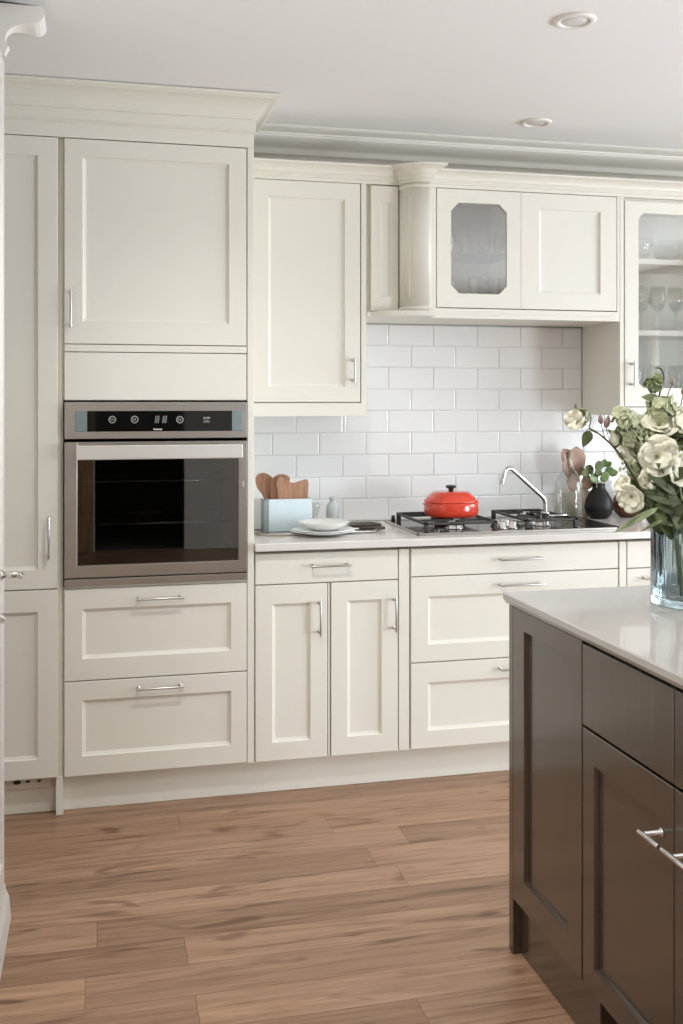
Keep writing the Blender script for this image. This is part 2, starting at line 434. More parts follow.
# passage added for the oven glass's dark reflection, its shade put into the paint
pm = MB()
pm.box(-.3, -.2, YF - 1.9, YF - .12, 0, 2.3, 0); pm.box(.86, .96, YF - 1.9, YF - .12, 0, 2.3, 0)
pm.box(-.3, .96, YF - 2.0, YF - 1.9, 0, 2.3, 0); pm.box(-.3, .96, YF - 2.0, YF - .12, 2.3, 2.4, 0); pm.box(-.3, .96, YF - 2.0, YF - .12, -.08, 0, 0)
structure('wall_passage', pm, pbr('passage_shade_paint', (.08, .075, .07), .8, noise=.05), 'dark-painted passage added beyond the doorway')
def window(name, axis, c, a0, a1, z0, z1, mull):
    m = MB(); f = .05
    def bx(p0, p1, q0, q1):
        if axis == 'x': m.box(c, c + .07, p0, p1, q0, q1, .004)
        else: m.box(p0, p1, c - .07, c, q0, q1, .004)
    bx(a0, a0 + f, z0, z1); bx(a1 - f, a1, z0, z1); bx(a0, a1, z0, z0 + f); bx(a0, a1, z1 - f, z1)
    for k in range(1, mull): x = a0 + (a1 - a0) * k / mull; bx(x - f / 2, x + f / 2, z0, z1)
    o = structure(name, m, CREAMW, 'white framed window')
    g = MB()
    if axis == 'x': g.box(c + .03, c + .036, a0 + f * .6, a1 - f * .6, z0 + f * .6, z1 - f * .6, 0)
    else: g.box(a0 + f * .6, a1 - f * .6, c - .036, c - .03, z0 + f * .6, z1 - f * .6, 0)
    g.build('pane', sheet_glass(name + '_pane', (.97, .98, .98)), o)
window('window_1', 'x', XR, -.9, 1.0, .05, 2.2, 2)
window('window_2', 'x', XR, 1.5, 3.3, .95, 2.25, 2)
window('window_3', 'y', YF, 1.35, 3.9, .05, 2.1, 3)
# wooden door leaf standing open by the doorway, seen only in the oven glass
dd = tag(panel_front(-.56, -.045, .01, 2.05, YF + .05, (.1, .1, .2, .12), .01, .012, .04).build('door_1', OAKDOOR), 'oak door leaf folded back beside the doorway', None, None, 'structure')
# plaster cornice along the back wall
cp = [(0, 2.290), (.026, 2.290), (.028, 2.345), (.034, 2.352), (.060, 2.356), (.064, 2.372), (.072, 2.378), (.080, 2.379)]
cp += [(.080 + .105 * math.sin(t * PI / 16), 2.380 + .020 * (1 - math.cos(t * PI / 16))) for t in range(1, 9)]
cp += [(.192, 2.401), (.194, 2.406), (.206, 2.407), (.240, 2.412), (.252, 2.4165), (.254, CZ - .0005), (0, CZ - .0005)]
structure('trim_1', MB().sweep([(.53, YB - .0002), (XR - .001, YB - .0002)], cp), CREAMW, 'moulded plaster cornice between wall and ceiling')
# kick boards
kb = MB().box(-.113, 2.9, 3.553, 3.570, .0005, .125, .001)
structure('baseboard_back', kb, CREAM, 'cream plinth board under the base cabinets')
kb = MB().box(-.75, -.1385, 3.556, 3.572, .0005, .125, .001)
structure('baseboard_left', kb, CREAM, 'short cream plinth board under the tall cupboard')

# ------------------------------------------------------------------ tall run
F = 3.50     # door faces of the base and tall units
CB = F + .0205
t = thing('tall_cupboard', 'narrow cream tall cupboard with two framed doors beside the oven housing', 'cupboard', (-.33, 3.8, .127))
MB().box(-.56, -.1385, CB, 4.04, .127, 2.247, .001).build('carcass', CREAM, t)
d = panel_front(-.555, -.1306, .7550, 2.2445, F, (.06, .0627, .063, .062)).build('door', CREAM, t)
bar_handle((-.1584, F, .856), (-.1584, F, .994), OUT).build('handle', NICKEL, d)
d = panel_front(-.555, -.1306, .1315, .7510, F, (.06, .0637, .063, .071)).build('door', CREAM, t)
vt = MB().box(-.42, -.155, 3.549, 3.5555, .083, .1215, .001)
v0 = tag(vt.build('plinth_vent', CREAM), 'small vent strip with dark holes on the plinth under the tall cupboard', 'vent')
for k, (x, w) in enumerate([(-.262, .028), (-.228, .016), (-.192, .014), (-.360, .02)]):
    MB().lathe([(0, 0), (w * .45, 0), (w * .45, .002), (0, .002)], (x, 3.5488, .108), 16, Matrix.Rotation(PI / 2, 4, 'X'), False, 1, .55).build('hole', IRON, v0)

t = thing('oven_housing', 'tall cream oven housing with a big upper door and two deep drawers', 'cabinet', (.2, 3.8, 0))
m = MB()
m.box(-.1375, -.1135, 3.5198, 4.04, .0005, 2.247, .001); m.box(-.1375, -.1135, 3.5110, 3.5202, .0005, .1265, .001)           # side panel reaching the floor
m.box(.4995, .5218, F - .0005, 4.04, .126, 2.247, .001)            # end panel
m.box(-.1135, .4995, CB, 4.04, 1.378, 2.247, .001)
m.box(-.1135, .4995, CB, 4.04, .127, .752, .001)
m.box(-.1135, .4995, 4.0, 4.04, .752, 1.378, .001)
m.box(-.1085, .4975, F + .0005, CB + .002, .7515, .7585, .0008)
m.box(-.1085, .4975, F + .0005, CB + .002, 1.5385, 1.5615, .0008)
m.build('carcass', CREAM, t)
d = panel_front(-.1095, .4965, 1.5645, 2.2440, F, (.0585, .060, .073, .057)).build('door', CREAM, t)
bar_handle((-.0882, F, 1.616), (-.0882, F, 1.745), OUT).build('handle', NICKEL, d)
slab_front(-.1095, .4965, 1.3765, 1.5355, F).build('fascia_panel', CREAM, t)
for z0, z1, hz, mg in ((.4455, .7495, .711, (.057, .054, .071, .067)), (.1290, .4415, .411, (.057, .054, .064, .062))):
    d = panel_front(-.1095, .4975, z0, z1, F, mg).build('drawer', CREAM, t)
    bar_handle((.122, F, hz), (.281, F, hz), OUT).build('handle', NICKEL, d)

def crown(z0, z1, bead, proj):
    h = z1 - z0
    p = [(-.03, z0), (.0, z0), (.0, bead - .005), (.006, bead - .004), (.009, bead), (.006, bead + .004), (.0055, bead + .010)]
    zc = bead + .34 * (z1 - bead)
    p += [(.0065, zc)]
    p += [(.0125, zc + .002)]
    for k in range(0, 9):
        a = k / 8 * PI / 2
        p.append((.0125 + (proj - .024) * (1 - math.cos(a)), zc + .006 + (z1 - .018 - zc) * math.sin(a) * .92))
    p += [(proj - .006, z1 - .012), (proj, z1 - .010), (proj, z1), (-.03, z1)]
    return p
cm = MB().sweep([(-.60, F), (.5222, F), (.5222, 4.03)], crown(2.2475, 2.417, 2.301, .080))
cm.box(-.60, .5, F + .03, 4.03, 2.40, 2.417, 0)
tag(cm.build('crown_moulding', CREAM), 'deep cream crown moulding on top of the oven housing and tall cupboard', 'moulding')

# ------------------------------------------------------------------ oven
OV = F - .012
t = thing('built_in_oven', 'stainless steel built-in oven with dark glass door and flat bar handle', 'oven', (.19, 3.75, .7605))
m = MB(); x0, x1 = -.1085, .4965
m.box(x0 + .012, x1 - .012, CB + .003, 3.535, .77, .785, 0); m.box(x0 + .012, x1 - .012, CB + .003, 3.535, 1.23, 1.36, 0)
m.box(x0 + .012, x0 + .04, CB + .003, 3.97, .77, 1.36, 0); m.box(x1 - .04, x1 - .012, CB + .003, 3.97, .77, 1.36, 0)
m.box(x0 + .012, x1 - .012, 3.95, 3.97, .77, 1.36, 0); m.box(x0 + .012, x1 - .012, CB + .003, 3.97, .77, .80, 0); m.box(x0 + .012, x1 - .012, CB + .003, 3.97, 1.22, 1.36, 0)
m.build('oven_body', ENAMEL, t)
MB().box(x0, x1, OV, CB + .002, .7605, .7835, .0012).build('lower_trim', STEEL, t)
cpn = MB().box(x0, x1, OV, CB + .002, 1.248, 1.3705, .0015).build('control_panel', STEEL, t)
MB().box(-.036, .444, OV - .0022, OV + .003, 1.272, 1.341, .0008).build('control_glass', BLACKG, cpn)
for a, b in ((-.075, -.036), (.444, .482)):
    MB().box(a, b, OV - .0022, OV + .003, 1.272, 1.341, .002).build('end_cap', CAPBLUE, cpn)
def ring_disc(x, z, r, y):
    return MB().lathe([(r * .72, 0), (r, 0), (r, .0008), (r * .72, .0008)], (x, y, z), 24, Matrix.Rotation(PI / 2, 4, 'X'), False)
for i, (u, z) in enumerate(((.045, 1.312), (.118, 1.312), (.268, 1.311))):
    k = ring_disc(u, z, .0125, OV - .0022)
    for a in range(3): k.box(u - .006 + a * .004, u - .004 + a * .004, OV - .003, OV - .0022, z - .005 + .002 * (a % 2), z + .005 - .002 * (a % 2), 0)
    k.build('dial_mark', MARK, cpn)
k = MB().box(.347, .369, OV - .003, OV - .0022, 1.3015, 1.304, 0).box(.350, .367, OV - .003, OV - .0022, 1.307, 1.309, 0).box(.347, .355, OV - .003, OV - .0022, 1.313, 1.319, 0).box(.358, .370, OV - .003, OV - .0022, 1.314, 1.320, 0)
k.build('button_mark', MARK, cpn)
# seven segment style clock
SEG = {'1': 'bc', '8': 'abcdefg', '0': 'abcdef'}
def digit(m, ch, x, z, w, h, y):
    b = .0023
    S = {'a': (0, w, h - b, h), 'd': (0, w, 0, b), 'g': (0, w, h / 2 - b / 2, h / 2 + b / 2), 'b': (w - b, w, h / 2, h), 'c': (w - b, w, 0, h / 2), 'f': (0, b, h / 2, h), 'e': (0, b, 0, h / 2)}
    for s_ in SEG[ch]:
        p = S[s_]; vs = []
        for yy in (y, y + .0008):
            for xx, zz in ((p[0], p[2]), (p[1], p[2]), (p[1], p[3]), (p[0], p[3])): vs.append((x + xx + zz * .12, yy, z + zz))
        m.add(vs, [(0, 1, 2, 3), (7, 6, 5, 4), (0, 4, 5, 1), (1, 5, 6, 2), (2, 6, 7, 3), (3, 7, 4, 0)])
k = MB()
for ch, x in (('1', .178), ('8', .189), ('1', .203), ('8', .214)): digit(k, ch, x, 1.300, .0085, .024, OV - .0031)
k.build('clock_digits', MARK, cpn)
k = MB(); x = .180
for w, h in ((.003, .0055), (.0035, .004), (.002, .0055), (.0035, .004), (.003, .004), (.0035, .0045), (.003, .004)):
    k.box(x, x + w, OV - .0031, OV - .0022, 1.2765, 1.2765 + h, 0); x += w + .0012
k.build('maker_mark', MARKW, cpn)
# door: steel frame around a pane
dr = MB(); dz0, dz1 = .7875, 1.238; gx0, gx1, gz0, gz1 = -.068, .468, .828, 1.222
dr.box(x0, gx0, OV, CB + .001, dz0, dz1, .0015); dr.box(gx1, x1, OV, CB + .001, dz0, dz1, .0015)
dr.box(gx0, gx1, OV, CB + .001, dz0, gz0, .0015); dr.box(gx0, gx1, OV + .004, CB + .001, gz1, dz1, .0008)
door = dr.build('door', STEEL, t)
MB().box(gx0 + .0005, gx1 - .0005, OV + .0015, OV + .0065, gz0 + .0005, gz1 - .0005, .0003).build('door_glass', OVENG, door)
m = MB(); m.box(-.070, .476, OV - .050, OV - .034, 1.181, 1.228, .003)
for a in (-.045, .437): m.box(a, a + .016, OV - .034, OV + .0005, 1.192, 1.217, .001)
m.build('handle', STEELH, door)
MB().box(.481, .487, OV - .001, OV + .001, 1.08, 1.10, 0).build('door_glint', CHROME, door)  # small light reflection on the steel strip, put in as a chrome chip
for zz in (.955, 1.10):
    r = MB()
    for y in (3.56, 3.92): r.tube([(-.066, y, zz), (.452, y, zz)], .0035, 8)
    for k in range(17): xx = -.06 + .506 * k / 16; r.tube([(xx, 3.56, zz + .003), (xx, 3.92, zz + .003)], .0018, 6)
    r.build('rack', CHROME, t)

# ------------------------------------------------------------------ base units
def carc(t, x0, x1, z1=.845):
    MB().box(x0, x1, CB, 4.02, .126, z1, .001).build('carcass', CREAM, t)
t = thing('base_cabinet', 'cream base cabinet with one drawer over two framed doors beside the oven housing', 'cabinet', (.8, 3.78, .126))
carc(t, .5235, 1.0835)
MB().box(1.0435, 1.0815, F, CB, .126, .845, .001).build('pilaster', CREAM, t)
MB().box(.7855, .7915, F + .004, CB, .128, .7345, .0008).build('middle_stile', CREAM, t)
d = slab_front(.5275, 1.0395, .7390, .8440, F).build('drawer', CREAM, t)
bar_handle((.718, F, .799), (.862, F, .799), OUT).build('handle', NICKEL, d)
for a, b, hx in ((.5275, .7815, .7518), (.7955, 1.0395, 1.0252)):
    d = panel_front(a, b, .1265, .7350, F, (.0585, .060, .063, .065)).build('door', CREAM, t)
    bar_handle((hx, F, .557), (hx, F, .678), OUT).build('handle', NICKEL, d)
t = thing('drawer_cabinet', 'wide cream cabinet of three drawers below the gas hob', 'cabinet', (1.5, 3.78, .126))
carc(t, 1.0865, 1.9050)
d = slab_front(1.0890, 1.9030, .7455, .8440, F).build('drawer', CREAM, t)
bar_handle((1.42, F, .797), (1.592, F, .797), OUT).build('handle', NICKEL, d)
for z0, z1, hz in ((.4365, .7415, .7035), (.1265, .4325, .397)):
    d = panel_front(1.0890, 1.9030, z0, z1, F, (.0634, .0634, .062, .070)).build('drawer', CREAM, t)
    bar_handle((1.42, F, hz), (1.592, F, hz), OUT).build('handle', NICKEL, d)
t = thing('base_cabinet', 'cream base cabinet partly hidden behind the island and the glass vase', 'cabinet', (2.3, 3.78, .126))
carc(t, 1.9075, 2.86)
MB().box(1.9085, 1.9370, F, CB, .126, .845, .001).build('pilaster', CREAM, t)
d = slab_front(1.9410, 2.4, .7440, .8440, F).build('drawer', CREAM, t)
d = panel_front(1.9410, 2.4, .1265, .7400, F, (.0634, .0634, .062, .065)).build('drawer', CREAM, t)
bar_handle((2.0, F, .705), (2.16, F, .705), OUT).build('handle', NICKEL, d)
d = panel_front(2.404, 2.855, .1265, .8440, F, (.0634, .0634, .062, .065)).build('door', CREAM, t)

# worktop
WT = .884
tag(MB().box(.5222, 2.88, 3.470, 4.0592, .8565, WT, .003).build('worktop', QUARTZ), 'pale quartz worktop running along the tiled wall', 'worktop')
# tiled splashback
t = thing('tiled_splashback', 'glossy white rectangular wall tiles above the worktop', 'splashback', (1.5, 4.05, WT))
m = MB(); gr = MB()
ty = 4.0475
gr.box(.5222, 2.88, ty - .0002, 4.0598, WT + .0005, 1.3155, 0); gr.box(.982, 2.0255, ty - .0002, 4.0598, 1.3155, 1.689, 0)
for k in range(9):
    for X0, X1, ZM in (((.5222, 2.88, 1.3155),) if k < 4 else ((.5222, .982, 1.3155), (.982, 2.0255, 1.689), (2.0255, 2.88, 1.3155))):
        a0 = .8875 + .0895 * k; a1 = min(a0 + .0895 - .0022, ZM)
        if a1 - a0 < .012: continue
        off = .968 if k % 2 == 0 else .871
        for n in range(-4, 12):
            b0 = off + .194 * n; b1 = b0 + .194 - .0022
            b0 = max(b0, X0); b1 = min(b1, X1)
            if b1 - b0 < .012: continue
            rr = random.Random(k * 100 + n)
            tx, tz = rr.uniform(-.007, .007), rr.uniform(-.007, .007)
            cx, cz = (b0 + b1) / 2, (a0 + a1) / 2
            e = .004
            yf = lambda x, z: ty - .0055 + tx * (x - cx) + tz * (z - cz)
            o = [(b0, ty, a0), (b1, ty, a0), (b1, ty, a1), (b0, ty, a1)]
            o2 = [(x, ty - .004, z) for x, _, z in o]
            i_ = [(x, yf(x, z), z) for x, z in ((b0 + e, a0 + e), (b1 - e, a0 + e), (b1 - e, a1 - e), (b0 + e, a1 - e))]
            m.add(o + o2 + i_, [(q, (q + 1) % 4, (q + 1) % 4 + 4, q + 4) for q in range(4)] + [(q + 4, (q + 1) % 4 + 4, (q + 1) % 4 + 8, q + 8) for q in range(4)] + [(8, 9, 10, 11)])
m.build('tiles', TILE, t)
gr.build('grout', GROUT, t)

# ------------------------------------------------------------------ wall units
W = 3.716
WB = W + .0205
t = thing('wall_cabinet', 'cream wall cabinet with one framed door next to the oven housing', 'cabinet', (.76, 3.88, 1.317))
m = MB(); m.box(.5225, .9805, WB, 4.045, 1.317, 2.191, .001)
m.box(.5225, .9805, W, WB - .0002, 1.317, 1.3665, .001); m.box(.9605, .9805, W, WB - .0002, 1.3665, 2.191, .001)
m.build('carcass', CREAM, t)
d = panel_front(.5245, .9565, 1.3705, 2.1895, W, (.083, .0585, .056, .062)).build('door', CREAM, t)
bar_handle((.9286, W, 1.443), (.9286, W, 1.537), OUT, r=.004).build('handle', NICKEL, d)

t = thing('canopy_cabinet', 'cream bridging wall cabinet over the hob with a glazed door and a panelled door', 'cabinet', (1.5, 3.88, 1.69))
PX, PR = 1.195, .085                                       # rounded pilaster
m = MB()
BZ0, BZ1 = 1.732, 2.19
m.box(.982, 2.0275, W, 4.03, 1.692, 1.7105, .001)          # bottom board
m.box(1.2557, 2.0275, W, WB, 1.7106, 1.7299, .0005)           # bottom rail
m.box(1.2075, 1.2555, W, WB, 1.7105, 2.191, .001)          # stile
m.box(2.0165, 2.0275, W, WB, 1.730, 2.191, .001)
m.box(.982, 1.21, WB, 4.03, 1.7105, 2.191, 0)              # blind end behind the pilaster
m.box(2.009, 2.0275, WB, 4.03, 1.7105, 2.191, 0)
m.box(1.601, 1.612, WB + .001, 4.03, 1.7105, 2.18, 0)
m.box(1.21, 2.009, WB, 4.03, 2.18, 2.191, 0)
m.build('carcass', CREAM, t)
m = MB().box(1.2105, 1.599, 4.022, 4.0295, 1.7107, 2.1795, 0).box(1.2105, 1.2135, WB + .002, 4.022, 1.7107, 2.1795, 0).box(1.597, 1.5995, WB + .002, 4.022, 1.7107, 2.1795, 0).box(1.2135, 1.597, WB + .002, 4.022, 1.7107, 1.7127, 0)
m.build('lining', INNER, t)
panel_front(.9985, 1.1060, 1.7135, 2.1870, W, (.036, .03, .055, .06), .008, .01).build('end_panel', CREAM, t)
prof = [(PX - PR * math.cos(a), W - PR * math.sin(a)) for a in [i / 14 * PI / 2 for i in range(15)]]
outl = prof + [(PX + .011, W - PR), (PX + .014, W - PR + .004), (PX + .014, WB), (PX - PR, WB)]
pl = MB().prism(outl, 'z', 1.7112, 2.1912); pl.sm = [len(f) == 4 for f in pl.f]
pil = pl.build('pilaster', CREAM, t)
# grooves and base bead on the pilaster
bead_p = [(PX - PR * math.cos(a), W - PR * math.sin(a)) for a in [i / 14 * PI / 2 for i in range(15)]] + [(PX + .0145, W - PR), (PX + .0145, W - .0005)]
for z in (1.722, 2.178): MB().sweep(bead_p, [(-.001, z - .006), (.003, z - .005), (.0045, z), (.003, z + .005), (-.001, z + .006)]).build('bead', CREAM, pil)
g = MB(); q = lambda a, r: (PX - r * math.cos(a), W - r * math.sin(a))
g.prism([q(.72, PR - .0005), q(.735, PR + .0012), q(.76, PR + .0012), q(.775, PR - .0005)], 'z', 1.765, 2.14).build('reed', CREAM, pil)
# rounded base board below the pilaster
bp_ = [(1.00, W - .002)] + [(PX + .02 - (PR + .115) * math.cos(a), W - (PR + .008) * math.sin(a)) for a in [i / 12 * PI / 2 for i in range(1, 13)]] + [(PX + .03, W - PR - .008), (PX + .03, W - .0005), (1.00, W - .0005)]
MB().prism(bp_, 'z', 1.692, 1.711).build('shaped_base_board', CREAM, t)
fr, pn = glazed_front(1.2590, 1.6035, 1.7335, 2.1890, W, 1.3165, 1.5450, 1.788, 2.137, .032)
d = fr.build('glazed_door', CREAM, t)
o = pn.build('pane', PANE, d, solid=.003)
panel_front(1.6042, 2.0140, 1.7335, 2.1890, W, (.077, .070, .065, .062)).build('panelled_door', CREAM, t)
m = MB().box(1.2137, 1.5968, WB + .03, 4.021, 1.948, 1.955, .0005)
sh = m.build('shelf', SHELFG, t)
sh['label'] = 'clear glass shelf'

t = thing('display_cabinet', 'tall cream glass-fronted wall cabinet holding glasses above the flowers', 'cabinet', (2.4, 3.88, 1.317))
m = MB(); RX0, RX1 = 2.0285, 2.86
m.box(RX0, 2.0455, W, 4.045, 1.317, 2.191, .001); m.box(RX1 - .018, RX1, W, 4.045, 1.317, 2.191, .001)
m.box(2.0455, RX1 - .018, W, 4.045, 1.317, 1.3485, .001); m.box(2.0455, RX1 - .018, WB, 4.045, 2.1795, 2.191, 0)
m.box(2.0455, RX1 - .018, 4.035, 4.045, 1.3485, 2.1795, 0)
m.build('carcass', CREAM, t)
m = MB().box(2.046, RX1 - .0185, 4.027, 4.0345, 1.3487, 2.179, 0).box(2.046, 2.049, WB + .003, 4.027, 1.3487, 2.179, 0).box(RX1 - .0215, RX1 - .0185, WB + .003, 4.027, 1.3487, 2.179, 0).box(2.049, RX1 - .0215, WB + .003, 4.027, 1.3487, 1.3507, 0)
m.build('lining', INNER, t)
for a0, a1, hx in ((2.0505, 2.445, 2.0772), (2.448, 2.8425, 2.812)):
    fr, pn = glazed_front(a0, a1, 1.3520, 2.1775, W, a0 + .060, a1 - .060, 1.4265, 2.1295, .022)
    d = fr.build('glazed_door', CREAM, t)
    pn.build('pane', PANE, d, solid=.003)
    bar_handle((hx, W, 1.432), (hx, W, 1.533), OUT, r=.004).build('handle', NICKEL, d)
for z in (1.640, 1.930):
    MB().box(2.0495, RX1 - .022, WB + .012, 4.0265, z, z + .022, .001).build('shelf', SHELFW, t)

# crown over the wall units, bulging round the pilaster
path = [(.5235, W), (PX - PR - .004, W)] + [(PX - (PR + .003) * math.cos(a), W - (PR + .003) * math.sin(a)) for a in [i / 12 * PI / 2 for i in range(1, 13)]] + [(PX + .017, W - PR - .003), (PX + .017, W), (RX1, W)]
wp = [(-.02, 2.1915), (.0, 2.1915), (.0, 2.203), (.005, 2.2045), (.0075, 2.209), (.005, 2.2135), (.0045, 2.219), (.008, 2.220), (.010, 2.2235)]
wp += [(.010 + .034 * (1 - math.cos(k / 6 * PI / 2)), 2.2235 + .0235 * math.sin(k / 6 * PI / 2)) for k in range(1, 7)]
wp += [(.046, 2.248), (.046, 2.2545), (-.02, 2.2545)]
cm = MB().sweep(path, wp)
cm.box(.5235, RX1, W + .018, 4.03, 2.240, 2.2545, 0)
tag(cm.build('crown_moulding', CREAM), 'slim cream crown moulding along the wall cabinets, bulging at the pilaster', 'moulding')

# ------------------------------------------------------------------ ceiling spots
for i, (x, y, lab) in enumerate(((1.273, 2.581, 'round recessed ceiling spotlight nearer the island'), (1.596, 3.557, 'round recessed ceiling spotlight close to the cornice'))):
    t = thing('downlight', lab, 'ceiling light', (x, y, CZ), 'recessed ceiling spotlights')
    MB().lathe([(.040, -.0005), (.058, -.0005), (.058, -.004), (.054, -.007), (.044, -.008), (.040, -.005), (.040, -.0005)], (x, y, CZ), 40).build('trim_ring', CREAMW, t)
    MB().lathe([(0, -.0015), (.0395, -.0015), (.0395, -.003), (.02, -.0055), (0, -.006)], (x, y, CZ), 32).build('lens', pbr('frosted_lens', (.7, .7, .68), .3, noise=.02), t)

# ------------------------------------------------------------------ white tall cabinet at the camera's side
LX, LY1 = -.240, 2.812
t = thing('larder_cabinet', 'white tall cabinet with projecting metal handles at the edge of the photo', 'cabinet', (-.55, 1.9, 0))
MB().box(-.9, LX - .021, 1.0, LY1 - .002, .0005, 2.28, .002).build('carcass', LARDERP, t)
sk = MB().sweep([(LX - .02, 1.0), (LX - .02, LY1 - .001), (-.9, LY1 - .001)], [(-.006, .0006), (.034, .0006), (.034, .006), (.030, .06), (.022, .085), (.0205, .10), (-.006, .10)])
sk.build('skirting', LARDERP, t)
def mirror_x(m): m.v = [(-p[0], p[1], p[2]) for p in m.v]; return m
d = mirror_x(panel_front(2.422, LY1 - .001, .115, 2.26, -LX, (.06, .06, .07, .07), face='-x')).build('door', LARDERP, t)
d2 = mirror_x(panel_front(2.020, 2.418, .115, 2.26, -LX, (.06, .06, .07, .07), face='-x')).build('door', LARDERP, t)
MB().box(LX - .02, LX - .001, 1.0, 2.016, .115, 2.26, .001).build('door', LARDERP, t)
def knob_bar(y, z):
    m = MB()
    m.tube([(LX + .0003, y, z), (LX + .006, y, z), (LX + .0062, y, z)], [.013, .013, .007], 16)
    m.tube([(LX + .006, y, z), (LX + .050, y, z)], .0080, 14)
    m.tube([(LX + .048, y + .012, z), (LX + .048, y + .011, z), (LX + .048, y - .027, z), (LX + .048, y - .028, z)], [.0055, .0068, .0068, .0055], 14)
    return m
knob_bar(2.700, .935).build('handle', NICKEL, d)
knob_bar(2.217, .9265).build('handle', NICKEL, d2)
oc = [(-.03, 2.262), (.010, 2.262), (.014, 2.272), (.020, 2.285), (.012, 2.296), (.012, 2.306)]
oc += [(.012 + .062 * (1 - math.cos(k / 8 * PI / 2)), 2.306 + .040 * math.sin(k / 8 * PI / 2)) for k in range(1, 9)]
oc += [(.084, 2.347), (.095, 2.352), (.104, 2.362), (.108, 2.375), (.106, 2.388), (.100, 2.394), (-.03, 2.394)]
cm = MB().sweep([(-.905, LY1 - .05), (LX - .004, LY1 - .05), (LX - .004, 2.748)], oc, left=True)
cm.build('crown_moulding', CREAMW, t)

# ------------------------------------------------------------------ island
IX, IZ = 1.000, .893
IB = 1.0205
tag(MB().prism([(.9995, .8655), (1.72, .8655), (1.72, IZ), (.9935, IZ), (.9905, IZ - .003), (.9905, IZ - .016)], 'y', 1.0, 2.4065).build('island_worktop', QUARTZI), 'glossy pale quartz top of the brown island', 'worktop')
t = thing('island_end_unit', 'brown island section with one tall fixed panel at the far end', 'cabinet', (1.3, 2.2, 0))
m = MB(); m.box(IX, 1.70, 2.3665, 2.3915, .0005, .8650, .0015); m.box(IB, 1.70, 1.9965, 2.3663, .1405, .8650, .001); m.box(IX + .022, 1.69, 1.955, 2.3663, .0006, .14, .001)
m.build('carcass', BROWN, t)
panel_front(1.9965, 2.3660, .1405, .8645, IX, (.066, .066, .068, .048), .011, .003, face='-x').build('fixed_panel', BROWN, t)
def t_bar(ye0, ye1, yp, z, xs=IX):
    m = MB()
    m.tube([(xs - .040, ye0, z), (xs - .040, ye0 - .002, z), (xs - .040, ye1 + .002, z), (xs - .040, ye1, z)], [.0042, .005, .005, .0042], 12)
    m.tube([(xs - .0003, yp, z), (xs - .004, yp, z), (xs - .0041, yp, z), (xs - .040, yp, z)], [.0075, .0075, .0042, .0042], 12)
    return m
t = thing('island_drawer_unit', 'brown island cabinet with a flat drawer over a framed door, beside the end panel', 'cabinet', (1.3, 1.8, 0))
m = MB(); m.box(IB, 1.70, 1.6370, 1.9945, .1405, .8650, .001); m.box(IX + .07, 1.69, 1.6370, 1.953, .0006, .14, .001)
m.build('carcass', BROWN, t)
slab_front(1.6400, 1.9925, .6870, .8580, IX, face='-x').build('drawer', BROWNG, t)
d = panel_front(1.6400, 1.9910, .1405, .6815, IX, (.052, .050, .052, .066), .011, .003, face='-x').build('door', BROWN, t)
t_bar(1.690, 1.622, 1.676, .5875).build('handle', CHROME, d)
t = thing('island_drawer_unit', 'brown island cabinet cut off by the photo edge, next to the flat drawer unit', 'cabinet', (1.3, 1.4, 0))
m = MB(); m.box(IB, 1.70, 1.04, 1.6345, .1405, .8650, .001); m.box(IX + .07, 1.69, 1.04, 1.6345, .0006, .14, .001)
m.build('carcass', BROWN, t)
slab_front(1.2880, 1.6365, .6870, .8580, IX, face='-x').build('drawer', BROWNG, t)
d = panel_front(1.2880, 1.6365, .1405, .6815, IX, (.052, .050, .052, .066), .011, .003, face='-x').build('door', BROWN, t)
t_bar(1.612, 1.535, 1.580, .5875).build('handle', CHROME, d)
slab_front(1.045, 1.2840, .1405, .8580, IX, face='-x').build('fixed_panel', BROWN, t)

# ------------------------------------------------------------------ gas hob
t = thing('gas_hob', 'dark steel gas hob with black pan supports set on the worktop', 'hob', (1.5, 3.76, WT))
HX0, HX1, HY0, HY1 = 1.130, 1.955, 3.550, 3.990
HZ = WT + .006
m = MB(); m.prism([(HX0, HY0), (HX1 - .03, HY0), (HX1, HY0 + .03), (HX1, HY1), (HX0, HY1)], 'z', WT + .0003, HZ)
m.build('hob_plate', HOBG, t)
m = MB()
for (a0, b0, a1, b1) in ((HX0, HY0, HX1 - .03, HY0 + .006), (HX0, HY0, HX0 + .006, HY1), (HX0, HY1 - .006, HX1, HY1)): m.box(a0 - .001, a1 + .001, b0 - .001, b1 + .001, WT + .0002, HZ + .002, .001)
m.build('rim', STEEL, t)
def support(x0, x1, y0, y1, cross):
    m = MB(); zb = HZ + .026; th = .010; w = .010
    for y in (y0, y1 - w):
        m.box(x0, x1, y, y + w, zb, zb + th, .002)
    for x in (x0, x1 - w):
        m.box(x, x + w, y0, y1, zb, zb + th, .002)
    for x in (x0, x1 - .016):
        for y in (y0, y1 - .016): m.box(x, x + .016, y, y + .016, HZ + .0003, zb + th, .002)
    for cx, cy in cross:
        for dx, dy in ((1, 0), (-1, 0), (0, 1), (0, -1)):
            if dx: xa, xb = (cx + .02, x1 - .002) if dx > 0 else (x0 + .002, cx - .02); m.box(xa, xb, cy - .004, cy + .004, zb + .001, zb + th, .001)
            else:
                ya, yb = (cy + .02, min(cy + .095, y1 - .002)) if dy > 0 else (max(cy - .095, y0 + .002), cy - .02); m.box(cx - .004, cx + .004, ya, yb, zb + .001, zb + th, .001)
    return m
def burner(t, x, y, r):
    m = MB().lathe([(0, 0), (r, 0), (r, .004), (r * .86, .006), (r * .86, .013), (r * .7, .015), (0, .015)], (x, y, HZ + .0002), 28)
    b = m.build('burner', CHROME, t)
    MB().lathe([(0, .0152), (r * .72, .0152), (r * .74, .017), (r * .66, .0225), (0, .024)], (x, y, HZ), 28).build('burner_cap', IRON, b)
